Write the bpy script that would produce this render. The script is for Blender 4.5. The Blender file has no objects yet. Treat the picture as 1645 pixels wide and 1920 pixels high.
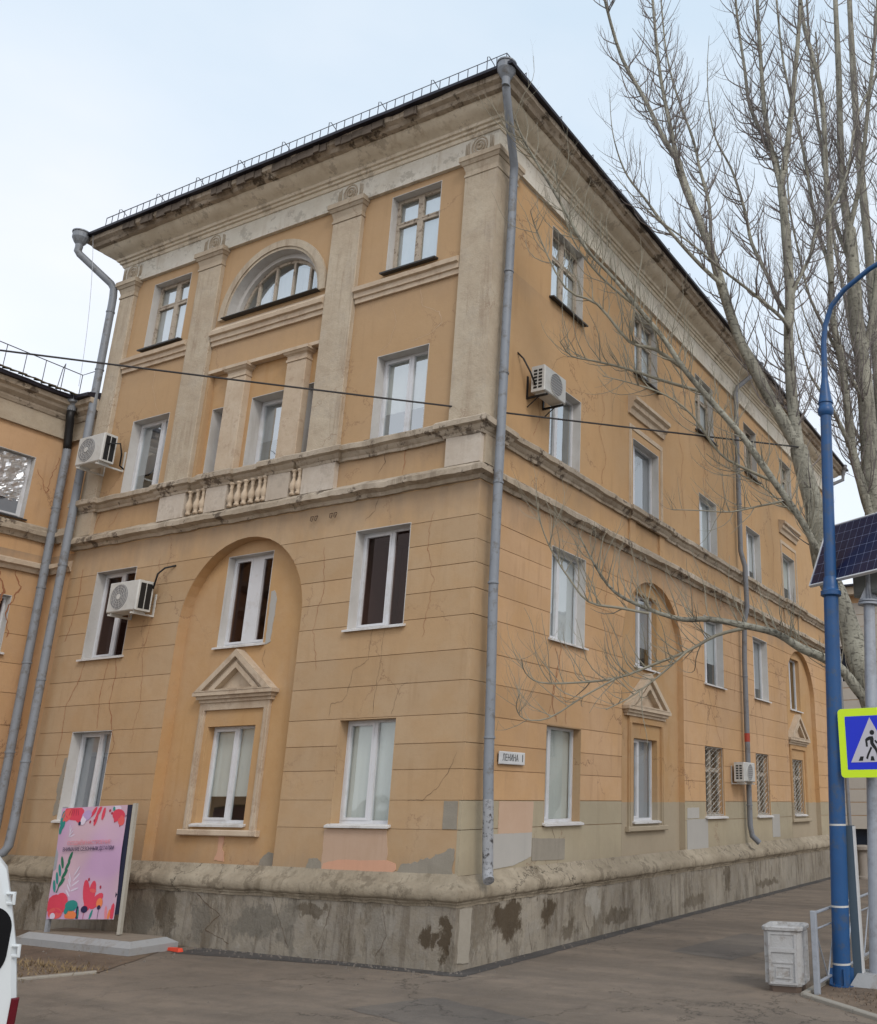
import bpy, bmesh, math, random
from mathutils import Vector, Matrix, noise
from mathutils.geometry import tessellate_polygon
random.seed(7)
rad = math.radians
scene = bpy.context.scene
COL = scene.collection

# ---------------------------------------------------------------- camera
cam_data = bpy.data.cameras.new('camera')
cam = bpy.data.objects.new('camera', cam_data); COL.objects.link(cam)
R_ = Vector((0.89388021, 0.44830228, 0.00179818)); U_ = Vector((0.13695733, -0.27689727, 0.95108916)); W_ = Vector((-0.42687335, 0.84991351, 0.30891127))
CAM = Vector((8.77863, -11.73056, 2.26483))
m = Matrix((R_, U_, -W_)).transposed().to_4x4(); m.translation = CAM
cam.matrix_world = m
cam_data.sensor_fit = 'HORIZONTAL'; cam_data.sensor_width = 36.0
cam_data.lens = 36.0*1730.754/1645.0
cam_data.shift_x = (822.5-1190.23)/1645.0
cam_data.shift_y = (942.35-960.0)/1645.0
cam_data.clip_start = 0.1; cam_data.clip_end = 2000
scene.camera = cam

# ---------------------------------------------------------------- world, sun, exposure
SUN_EL, SUN_AZ = rad(42), rad(124)      # azimuth clockwise from +y: south-east of the corner
world = bpy.data.worlds.new('World'); scene.world = world; world.use_nodes = True
wn, wl = world.node_tree.nodes, world.node_tree.links
wn.clear()
w_out = wn.new('ShaderNodeOutputWorld'); w_bg = wn.new('ShaderNodeBackground'); w_add = wn.new('ShaderNodeAddShader')
sky = wn.new('ShaderNodeTexSky'); sky.sky_type = 'NISHITA'; sky.sun_disc = False
sky.sun_elevation = SUN_EL; sky.sun_rotation = SUN_AZ; sky.dust_density = 3.0; sky.air_density = 1.0
w_bg.inputs['Strength'].default_value = 0.05
wl.new(sky.outputs[0], w_bg.inputs[0])
w_tc = wn.new('ShaderNodeTexCoord'); w_map = wn.new('ShaderNodeMapping'); w_map.inputs['Scale'].default_value = (1.0, 1.0, 2.2)
w_no = wn.new('ShaderNodeTexNoise'); w_no.inputs['Scale'].default_value = 1.7; w_no.inputs['Detail'].default_value = 5; w_no.inputs['Roughness'].default_value = 0.5
w_sep = wn.new('ShaderNodeSeparateXYZ'); w_mr = wn.new('ShaderNodeMapRange')
w_mr.inputs['From Min'].default_value = 0.12; w_mr.inputs['From Max'].default_value = 0.72; w_mr.inputs['To Min'].default_value = -0.25; w_mr.inputs['To Max'].default_value = 0.45
w_add2 = wn.new('ShaderNodeMath'); w_add2.operation = 'ADD'
w_ramp = wn.new('ShaderNodeValToRGB')
w_ramp.color_ramp.elements[0].position = 0.50; w_ramp.color_ramp.elements[0].color = (0.95, 0.94, 0.955, 1)
w_ramp.color_ramp.elements[1].position = 1.0; w_ramp.color_ramp.elements[1].color = (0.64, 0.76, 0.86, 1)
e = w_ramp.color_ramp.elements.new(0.76); e.color = (0.78, 0.85, 0.91, 1)
w_bg2 = wn.new('ShaderNodeBackground'); w_bg2.inputs['Strength'].default_value = 0.97
wl.new(w_tc.outputs['Generated'], w_map.inputs[0]); wl.new(w_map.outputs[0], w_no.inputs['Vector'])
wl.new(w_tc.outputs['Generated'], w_sep.inputs[0]); wl.new(w_sep.outputs['Z'], w_mr.inputs['Value'])
wl.new(w_no.outputs['Fac'], w_add2.inputs[0]); wl.new(w_mr.outputs[0], w_add2.inputs[1]); wl.new(w_add2.outputs[0], w_ramp.inputs[0])
wl.new(w_ramp.outputs[0], w_bg2.inputs[0])
wl.new(w_bg.outputs[0], w_add.inputs[0]); wl.new(w_bg2.outputs[0], w_add.inputs[1]); wl.new(w_add.outputs[0], w_out.inputs[0])

sun_d = bpy.data.lights.new('sun', 'SUN'); sun_d.energy = 1.0; sun_d.angle = rad(16); sun_d.color = (1.0, 0.95, 0.88)
sun = bpy.data.objects.new('sun', sun_d); COL.objects.link(sun)
sd = Vector((math.sin(SUN_AZ)*math.cos(SUN_EL), math.cos(SUN_AZ)*math.cos(SUN_EL), math.sin(SUN_EL)))
sun.rotation_euler = sd.to_track_quat('Z', 'Y').to_euler()
vs = scene.view_settings; vs.view_transform = 'Standard'; vs.look = 'None'; vs.exposure = 0.0; vs.gamma = 1.0; vs.use_curve_mapping = False

# ---------------------------------------------------------------- object helpers
def tag(o, label=None, cat=None, group=None, kind=None):
    if label: o['label'] = label
    if cat: o['category'] = cat
    if group: o['group'] = group
    if kind: o['kind'] = kind
    return o
def empty(name, loc=(0, 0, 0), parent=None):
    o = bpy.data.objects.new(name, None); COL.objects.link(o); o.location = loc; o.empty_display_size = 0.2
    if parent: o.parent = parent
    return o
def mesh_obj(name, verts, faces, mat, parent=None, smooth=False, loc=None):
    me = bpy.data.meshes.new(name); me.from_pydata([tuple(v) for v in verts], [], faces); me.update()
    if smooth: me.polygons.foreach_set('use_smooth', [True]*len(me.polygons))
    if isinstance(mat, (list, tuple)):
        for q in mat: me.materials.append(q)
    else: me.materials.append(mat)
    o = bpy.data.objects.new(name, me); COL.objects.link(o)
    if parent: o.parent = parent
    if loc: o.location = loc
    return o
def copy_tree(o, parent=None):
    c = o.copy(); COL.objects.link(c); c.parent = parent
    for ch in o.children: copy_tree(ch, c)
    return c
class Frame:
    """s to the viewer's right along a wall, z up, d out of the wall."""
    def __init__(f, o, s): f.o = Vector(o); f.s = Vector(s).normalized(); f.d = f.s.cross(Vector((0, 0, 1)))
    def p(f, s, z, d): return f.o + f.s*s + f.d*d + Vector((0, 0, z))
FR = Frame((0, 0, 0), (1, 0, 0)); SD = Frame((0, 0, 0), (0, 1, 0)); WG = Frame((-11.5, 0, 0), (0, 1, 0)); OR = FR
class MB:
    def __init__(b, f=OR): b.v = []; b.f = []; b.F = f
    def add(b, vs, fs):
        n = len(b.v); b.v += [b.F.p(*q) for q in vs]; b.f += [tuple(i+n for i in q) for q in fs]; return b
    def addw(b, vs, fs):
        n = len(b.v); b.v += [Vector(q) for q in vs]; b.f += [tuple(i+n for i in q) for q in fs]; return b
    def box(b, s0, s1, z0, z1, d0, d1):
        return b.add([(s0, z0, d0), (s1, z0, d0), (s1, z1, d0), (s0, z1, d0), (s0, z0, d1), (s1, z0, d1), (s1, z1, d1), (s0, z1, d1)],
            [(4, 5, 6, 7), (1, 0, 3, 2), (0, 4, 7, 3), (5, 1, 2, 6), (7, 6, 2, 3), (0, 1, 5, 4)])
    def cbox(b, s0, s1, z0, z1, d0, d1, c=.01):
        """box whose front edges are chamfered by c"""
        vs = [(s0, z0, d0), (s1, z0, d0), (s1, z1, d0), (s0, z1, d0), (s0, z0, d1-c), (s1, z0, d1-c), (s1, z1, d1-c), (s0, z1, d1-c), (s0+c, z0+c, d1), (s1-c, z0+c, d1), (s1-c, z1-c, d1), (s0+c, z1-c, d1)]
        return b.add(vs, [(1, 0, 3, 2), (0, 4, 7, 3), (5, 1, 2, 6), (7, 6, 2, 3), (0, 1, 5, 4), (4, 5, 9, 8), (5, 6, 10, 9), (6, 7, 11, 10), (7, 4, 8, 11), (8, 9, 10, 11)])
    def plate(b, outline, holes, d0, d1):
        """polygon (s,z) with holes, front at d1, back at d0; walls on every edge"""
        loops = [outline]+list(holes)
        tris = tessellate_polygon([[Vector((q[0], q[1], 0)) for q in lp] for lp in loops])
        pts = [q for lp in loops for q in lp]; n = len(pts)
        vs = [(q[0], q[1], d1) for q in pts]+[(q[0], q[1], d0) for q in pts]
        fs = []
        for t in tris:
            a, c, e = (Vector((pts[i][0], pts[i][1], 0)) for i in t)
            t = tuple(t) if (c-a).cross(e-a).z > 0 else tuple(reversed(t))
            fs.append(t); fs.append(tuple(i+n for i in reversed(t)))
        k = 0
        for li, lp in enumerate(loops):
            A = sum(lp[i][0]*lp[(i+1) % len(lp)][1]-lp[(i+1) % len(lp)][0]*lp[i][1] for i in range(len(lp)))
            ccw = A > 0
            for i in range(len(lp)):
                a, c = k+i, k+(i+1) % len(lp)
                q = (a, a+n, c+n, c)
                fs.append(q if (ccw == (li == 0)) else tuple(reversed(q)))
            k += len(lp)
        return b.add(vs, fs)
    def tube(b, pts, r, n=8, world=False, cap=True):
        P = [Vector(q) if world else b.F.p(*q) for q in pts]
        rs = r if isinstance(r, (list, tuple)) else [r]*len(P)
        base = len(b.v); prev = None
        for i, q in enumerate(P):
            t = (P[min(i+1, len(P)-1)]-P[max(i-1, 0)]).normalized()
            if prev is None:
                prev = t.orthogonal().normalized()
            prev = (prev-t*prev.dot(t))
            prev = prev.normalized() if prev.length > 1e-6 else t.orthogonal().normalized()
            y = t.cross(prev)
            for k in range(n):
                a = 2*math.pi*k/n; b.v.append(q+(prev*math.cos(a)+y*math.sin(a))*rs[i])
        for i in range(len(P)-1):
            for k in range(n):
                a = base+i*n+k; c = base+i*n+(k+1) % n; b.f.append((a, c, c+n, a+n))
        if cap:
            b.f.append(tuple(base+k for k in reversed(range(n)))); b.f.append(tuple(base+(len(P)-1)*n+k for k in range(n)))
        return b
    def lathe(b, c, prof, n=12):
        """prof (r,z) turned about the vertical axis through world point c"""
        base = len(b.v); c = Vector(c)
        for r, z in prof:
            for k in range(n):
                a = 2*math.pi*k/n; b.v.append(c+Vector((r*math.cos(a), r*math.sin(a), z)))
        for i in range(len(prof)-1):
            for k in range(n):
                a = base+i*n+k; q = base+i*n+(k+1) % n; b.f.append((a, q, q+n, a+n))
        b.f.append(tuple(base+k for k in reversed(range(n)))); b.f.append(tuple(base+(len(prof)-1)*n+k for k in range(n)))
        return b
    def sweep(b, path, prof, step=.25, amp=0.0, seed=0, closed=False):
        """moulding: prof [(d,z)] listed upward, path [(x,y)] in plan with the outside on its right-hand side (viewer left to right)"""
        P = [Vector((q[0], q[1])) for q in path]; nr = []
        for i in range(len(P)-1):
            t = (P[i+1]-P[i]).normalized(); nr.append(Vector((t.y, -t.x)))
        rows = []
        for i in range(len(P)):
            if i == 0: off = nr[0]
            elif i == len(P)-1: off = nr[-1]
            else:
                bi = (nr[i-1]+nr[i]); off = bi/ (bi.length_squared/2) if bi.length > .01 else nr[i]
            rows.append((P[i], off))
            if i < len(P)-1:
                Ln = (P[i+1]-P[i]).length; k = int(Ln/step)
                o2 = None
                for j in range(1, k):
                    q = P[i].lerp(P[i+1], j/k); rows.append((q, nr[i]))
        base = len(b.v); n = len(prof)
        for q, off in rows:
            for d, z in prof:
                w = q+off*d
                v = Vector((w.x, w.y, z))
                if amp and d > .02:
                    nv = noise.noise_vector(v*2.3+Vector((seed, 0, 0)))+.6*noise.noise_vector(v*7+Vector((0, seed, 0)))
                    v += nv*amp
                b.v.append(v)
        for i in range(len(rows)-1):
            for j in range(n-1):
                a = base+i*n+j; b.f.append((a, a+n, a+n+1, a+1))
        b.f.append(tuple(base+j for j in range(n))); b.f.append(tuple(base+(len(rows)-1)*n+j for j in reversed(range(n))))
        return b
    def build(b, name, mat, parent=None, smooth=False, label=None, kind=None):
        o = mesh_obj(name, b.v, b.f, mat, parent, smooth)
        if label: o['label'] = label
        if kind: o['kind'] = kind
        return o
def arc(c, z, r, a0, a1, n=20): return [(c+r*math.cos(rad(a0+(a1-a0)*i/n)), z+r*math.sin(rad(a0+(a1-a0)*i/n))) for i in range(n+1)]
def rect(s0, s1, z0, z1): return [(s0, z0), (s1, z0), (s1, z1), (s0, z1)]
def autosmooth(o, ang=35):
    me = o.data
    me.polygons.foreach_set('use_smooth', [True]*len(me.polygons))
    try: me.set_sharp_from_angle(angle=rad(ang))
    except Exception: pass
    return o

# ---------------------------------------------------------------- materials
def new_mat(name):
    mt = bpy.data.materials.new(name); mt.use_nodes = True; nt = mt.node_tree
    return mt, nt.nodes, nt.links, nt.nodes['Principled BSDF']
def N(n, l, typ, **kw):
    nd = n.new(typ)
    for k, v in kw.items():
        if k in nd.inputs.keys() if hasattr(nd.inputs, 'keys') else False:
            if hasattr(v, 'is_output') or isinstance(v, bpy.types.NodeSocket): l.new(v, nd.inputs[k])
            else: nd.inputs[k].default_value = v
        else: setattr(nd, k, v)
    return nd
def mathn(n, l, op, a, b=None, clamp=False):
    nd = n.new('ShaderNodeMath'); nd.operation = op; nd.use_clamp = clamp
    for i, q in enumerate((a, b)):
        if q is None: continue
        if isinstance(q, (int, float)): nd.inputs[i].default_value = q
        else: l.new(q, nd.inputs[i])
    return nd.outputs[0]
def mixc(n, l, fac, a, b, blend='MIX'):
    nd = n.new('ShaderNodeMix'); nd.data_type = 'RGBA'; nd.blend_type = blend
    for i, q in ((0, fac), (6, a), (7, b)):
        if isinstance(q, (int, float)): nd.inputs[i].default_value = q
        elif isinstance(q, tuple): nd.inputs[i].default_value = q if len(q) == 4 else q+(1,)
        else: l.new(q, nd.inputs[i])
    return nd.outputs[2]
def noise_n(n, l, vec, scale, detail=4, rough=.55, mapping=None):
    if mapping:
        mp = n.new('ShaderNodeMapping'); mp.inputs['Scale'].default_value = mapping; l.new(vec, mp.inputs[0]); vec = mp.outputs[0]
    nd = n.new('ShaderNodeTexNoise'); nd.inputs['Scale'].default_value = scale; nd.inputs['Detail'].default_value = detail; nd.inputs['Roughness'].default_value = rough
    l.new(vec, nd.inputs['Vector']); return nd.outputs['Fac']
def ramp01(n, l, val, lo, hi):
    nd = n.new('ShaderNodeMapRange'); nd.inputs['From Min'].default_value = lo; nd.inputs['From Max'].default_value = hi; nd.interpolation_type = 'SMOOTHSTEP'
    l.new(val, nd.inputs['Value']); return nd.outputs[0]
def plaster(name, main, pale, dark, mott=.6, streak=.35, bump=.25, zbands=(), zband_col=(.16, .13, .10), rough=.93, spot=.0, spotcol=(.1, .08, .06), vary=.05, craze=0.0, crazecol=(.20, .11, .07)):
    """weathered paint: large mottling, rain streaks, ragged bands that get darker towards a given height (ztop, reach, amount), fine grain"""
    mt, n, l, bs = new_mat(name)
    tc = n.new('ShaderNodeTexCoord').outputs['Object']
    big = ramp01(n, l, noise_n(n, l, tc, .55, 7, .62), .40, .60)
    mid = ramp01(n, l, noise_n(n, l, tc, 2.6, 6, .65), .3, .75)
    c = mixc(n, l, mathn(n, l, 'MULTIPLY', big, mott), main, pale)
    c = mixc(n, l, mathn(n, l, 'MULTIPLY', mid, mott*.5), c, dark)
    st = ramp01(n, l, noise_n(n, l, tc, 1.0, 6, .65, (5.5, 5.5, .45)), .50, .66)
    st2 = ramp01(n, l, noise_n(n, l, tc, .8, 2, .5), .42, .58)
    c = mixc(n, l, mathn(n, l, 'MULTIPLY', mathn(n, l, 'MULTIPLY', st, st2), streak), c, dark)
    if zbands:
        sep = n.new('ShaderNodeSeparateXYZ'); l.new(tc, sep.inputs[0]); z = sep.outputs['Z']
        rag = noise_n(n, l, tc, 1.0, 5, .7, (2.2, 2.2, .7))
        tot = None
        for zt, reach, amt in zbands:
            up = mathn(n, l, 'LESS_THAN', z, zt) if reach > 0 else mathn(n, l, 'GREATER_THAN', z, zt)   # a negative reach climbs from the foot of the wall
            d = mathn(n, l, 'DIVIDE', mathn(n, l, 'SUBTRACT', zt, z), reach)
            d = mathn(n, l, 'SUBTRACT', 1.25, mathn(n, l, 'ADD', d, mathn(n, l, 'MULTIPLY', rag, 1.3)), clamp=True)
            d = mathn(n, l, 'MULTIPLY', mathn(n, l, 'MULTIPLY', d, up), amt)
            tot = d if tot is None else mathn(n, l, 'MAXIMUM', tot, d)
        c = mixc(n, l, tot, c, zband_col)
    if spot:
        sp = ramp01(n, l, noise_n(n, l, tc, 2.2, 8, .75), .54, .60)
        c = mixc(n, l, mathn(n, l, 'MULTIPLY', sp, spot), c, spotcol)
    ero = ramp01(n, l, noise_n(n, l, tc, 9, 8, .75), .54, .64)
    c = mixc(n, l, mathn(n, l, 'MULTIPLY', ero, mott*.30), c, dark)
    if craze:
        nw = n.new('ShaderNodeTexNoise'); nw.inputs['Scale'].default_value = 2.2; nw.inputs['Detail'].default_value = 6; nw.inputs['Roughness'].default_value = .7; l.new(tc, nw.inputs['Vector'])
        ad = n.new('ShaderNodeVectorMath'); ad.operation = 'MULTIPLY_ADD'; ad.inputs[1].default_value = (.9, .9, .9); l.new(nw.outputs['Color'], ad.inputs[0]); l.new(tc, ad.inputs[2])
        vo = n.new('ShaderNodeTexVoronoi'); vo.feature = 'DISTANCE_TO_EDGE'; vo.inputs['Scale'].default_value = .62; l.new(ad.outputs[0], vo.inputs['Vector'])
        ln = mathn(n, l, 'SUBTRACT', 1, ramp01(n, l, vo.outputs['Distance'], .002, .010), clamp=True)
        ms = ramp01(n, l, noise_n(n, l, tc, .45, 3, .5), .50, .60)
        c = mixc(n, l, mathn(n, l, 'MULTIPLY', mathn(n, l, 'MULTIPLY', ln, ms), craze), c, crazecol)
    oi = n.new('ShaderNodeObjectInfo').outputs['Random']
    v = mathn(n, l, 'ADD', mathn(n, l, 'MULTIPLY', oi, vary*2), 1-vary)
    hsv = n.new('ShaderNodeHueSaturation'); l.new(c, hsv.inputs['Color']); l.new(v, hsv.inputs['Value'])
    l.new(hsv.outputs[0], bs.inputs['Base Color']); bs.inputs['Roughness'].default_value = rough
    bs.inputs['Specular IOR Level'].default_value = .2
    f1 = noise_n(n, l, tc, 55, 3, .6); f2 = noise_n(n, l, tc, 7, 4, .6)
    h = mathn(n, l, 'ADD', mathn(n, l, 'MULTIPLY', f1, .25), f2)
    bp = n.new('ShaderNodeBump'); bp.inputs['Strength'].default_value = bump; bp.inputs['Distance'].default_value = .02
    l.new(h, bp.inputs['Height']); l.new(bp.outputs[0], bs.inputs['Normal'])
    return mt
def simple(name, col, rough=.6, metal=0, var=.15, scale=6, bump=.0, spec=.4, dark=None, damt=0, dscale=3):
    mt, n, l, bs = new_mat(name)
    tc = n.new('ShaderNodeTexCoord').outputs['Object']
    f = noise_n(n, l, tc, scale, 5, .6)
    a = tuple(min(1, q*(1+var)) for q in col); b = tuple(q*(1-var) for q in col)
    c = mixc(n, l, f, b, a)
    if dark:
        c = mixc(n, l, mathn(n, l, 'MULTIPLY', ramp01(n, l, noise_n(n, l, tc, dscale, 6, .7), .5, .65), damt), c, dark)
    l.new(c, bs.inputs['Base Color']); bs.inputs['Roughness'].default_value = rough; bs.inputs['Metallic'].default_value = metal
    bs.inputs['Specular IOR Level'].default_value = spec
    if bump:
        bp = n.new('ShaderNodeBump'); bp.inputs['Strength'].default_value = bump; bp.inputs['Distance'].default_value = .01
        l.new(noise_n(n, l, tc, scale*6, 3), bp.inputs['Height']); l.new(bp.outputs[0], bs.inputs['Normal'])
    return mt
def glass(name, refl=.25, tint=(.9, .93, .93), wav=.06, gloss=(.85, .9, .92)):
    mt, n, l, bs = new_mat(name); n.remove(bs); out = n['Material Output']
    tr = n.new('ShaderNodeBsdfTransparent'); tr.inputs[0].default_value = tint+(1,)
    gl = n.new('ShaderNodeBsdfGlossy'); gl.inputs['Roughness'].default_value = .03; gl.inputs['Color'].default_value = gloss+(1,)
    lw = n.new('ShaderNodeLayerWeight'); lw.inputs['Blend'].default_value = .5
    f = mathn(n, l, 'ADD', mathn(n, l, 'MULTIPLY', mathn(n, l, 'POWER', lw.outputs['Facing'], 4.0), .9), refl+.05, clamp=True)
    tc = n.new('ShaderNodeTexCoord').outputs['Object']
    bp = n.new('ShaderNodeBump'); bp.inputs['Strength'].default_value = wav; bp.inputs['Distance'].default_value = .1
    l.new(noise_n(n, l, tc, 1.5, 1), bp.inputs['Height']); l.new(bp.outputs[0], gl.inputs['Normal'])
    mx = n.new('ShaderNodeMixShader'); l.new(f, mx.inputs[0]); l.new(tr.outputs[0], mx.inputs[1]); l.new(gl.outputs[0], mx.inputs[2]); l.new(mx.outputs[0], out.inputs[0])
    return mt
ZBANDS_LOW = ((7.34, 1.0, .9), (1.15, -.7, .6))  # ragged darker bands below the lower ledge and above the base moulding
M = {}
M['ochre'] = plaster('ochre_plaster', (0.454, 0.303, 0.171), (0.471, 0.349, 0.23), (0.377, 0.249, 0.14), zbands=ZBANDS_LOW, zband_col=(.24, .19, .145), craze=0.6)
M['ochre_side'] = plaster('ochre_plaster_side', (0.532, 0.333, 0.176), (0.552, 0.371, 0.234), (0.431, 0.271, 0.153), zbands=ZBANDS_LOW, zband_col=(.24, .19, .145), streak=.6, craze=0.85)
M['ochre_up'] = plaster('ochre_plaster_upper', (0.452, 0.3, 0.168), (0.452, 0.311, 0.187), (0.375, 0.247, 0.138), zbands=((8.3, .9, .75), (11.42, .8, .4)), zband_col=(.26, .19, .14), mott=.5, craze=0.5)
M['ochre_up_side'] = plaster('ochre_plaster_upper_side', (0.496, 0.316, 0.165), (0.496, 0.338, 0.198), (0.408, 0.259, 0.136), zbands=((8.3, .9, .75), (11.7, .8, .4)), zband_col=(.26, .19, .14), streak=.55, mott=.5, craze=0.8)
M['niche'] = plaster('niche_orange_plaster', (0.491, 0.308, 0.152), (0.474, 0.322, 0.192), (0.406, 0.232, 0.101), zbands=((1.15, -.7, .55),), zband_col=(.24, .2, .16), mott=.7, craze=0.5)
def two_tone(name, upper, lower, zc):
    mt = upper.copy(); mt.name = name; n, l = mt.node_tree.nodes, mt.node_tree.links; bs = n['Principled BSDF']
    src = bs.inputs['Base Color'].links[0].from_socket; tc = n.new('ShaderNodeTexCoord').outputs['Object']
    sep = n.new('ShaderNodeSeparateXYZ'); l.new(tc, sep.inputs[0])
    zz = mathn(n, l, 'ADD', sep.outputs['Z'], mathn(n, l, 'MULTIPLY', noise_n(n, l, tc, 3, 6, .7), .06))
    f = mathn(n, l, 'LESS_THAN', zz, zc+.03); md = noise_n(n, l, tc, 1.5, 7, .65)
    c = mixc(n, l, f, src, mixc(n, l, md, tuple(q*.85 for q in lower), tuple(q*1.1 for q in lower))); l.new(c, bs.inputs['Base Color']); return mt
M['niche_side'] = two_tone('niche_side_plaster', M['niche'], (.38, .32, .235), 2.27)
M['wing'] = M['ochre_side'].copy(); M['wing'].name = 'wing_plaster'
M['groove'] = plaster('groove_plaster', (0.47, 0.295, 0.165), (0.447, 0.306, 0.2), (0.353, 0.224, 0.13))
M['trim'] = plaster('pale_trim_plaster', (0.451, 0.376, 0.284), (0.505, 0.438, 0.339), (0.325, 0.253, 0.186), mott=.85, streak=.7, bump=.85, zbands=((14.2, .5, .35), (8.15, .5, .25)), zband_col=(.27, .22, .18), spot=.25, spotcol=(.36, .31, .26), craze=0.5)
M['pedestal'] = plaster('pedestal_plaster', (0.504, 0.44, 0.367), (0.582, 0.528, 0.464), (0.37, 0.297, 0.227), mott=.8, streak=.7, bump=.4, spot=.3, spotcol=(.28, .23, .18))
M['frieze'] = plaster('pale_frieze_plaster', (0.63, 0.599, 0.517), (0.693, 0.661, 0.59), (0.454, 0.387, 0.301), mott=.8, streak=.5, bump=.4, spot=.5, spotcol=(.28, .25, .20))
M['cornice'] = plaster('cornice_plaster', (0.65, 0.58, 0.46), (0.727, 0.657, 0.534), (0.442, 0.361, 0.261), mott=.8, streak=.6, bump=.5, spot=.5, spotcol=(.27, .22, .165))
M['fascia'] = plaster('crumbling_fascia_plaster', (0.425, 0.354, 0.276), (0.5, 0.427, 0.336), (0.163, 0.128, 0.096), mott=1.0, streak=.9, bump=1.0, spot=.9, spotcol=(.10, .08, .06))
M['trim_dirty'] = plaster('weathered_ledge_plaster', (0.429, 0.359, 0.276), (0.515, 0.444, 0.357), (0.215, 0.169, 0.123), mott=.9, streak=.6, bump=.9, spot=.9, spotcol=(.11, .085, .065))
M['trim_warm'] = plaster('warm_trim_plaster', (0.534, 0.432, 0.323), (0.576, 0.486, 0.377), (0.37, 0.264, 0.177), mott=.8, bump=.4, spot=.35, spotcol=(.3, .2, .14))
M['white_trim'] = plaster('white_reveal_plaster', (0.528, 0.519, 0.504), (0.581, 0.572, 0.558), (0.37, 0.334, 0.297), mott=.5, streak=.4, bump=.15)
M['cement'] = plaster('grey_cement_patch', (.27, .245, .2), (.32, .29, .245), (.2, .18, .15), bump=.5)
M['grey_side'] = plaster('grey_ochre_plaster', (0.392, 0.333, 0.234), (0.414, 0.363, 0.264), (0.314, 0.269, 0.192), zbands=((1.15, -.7, .55),), zband_col=(.22, .19, .15), craze=0.6)
M['grey_paint'] = plaster('pale_grey_paint', (.40, .385, .36), (.44, .42, .39), (.33, .32, .3), mott=.4, bump=.1)
M['pink'] = plaster('pinkish_plaster', (0.493, 0.348, 0.255), (0.527, 0.392, 0.299), (0.425, 0.287, 0.194), mott=.4, bump=.15)
M['salmon'] = plaster('salmon_plaster', (0.594, 0.335, 0.228), (0.576, 0.372, 0.266), (0.495, 0.279, 0.19), mott=.4, bump=.15)
M['rust'] = plaster('rusty_streak_paint', (.33, .15, .08), (.38, .19, .1), (.25, .11, .06), mott=.8)
M['crack'] = simple('crack_filler', (.12, .085, .06), rough=1, spec=.1)
M['crack_pale'] = simple('pale_crack_filler', (.56, .42, .3), rough=1, spec=.1)
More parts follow.
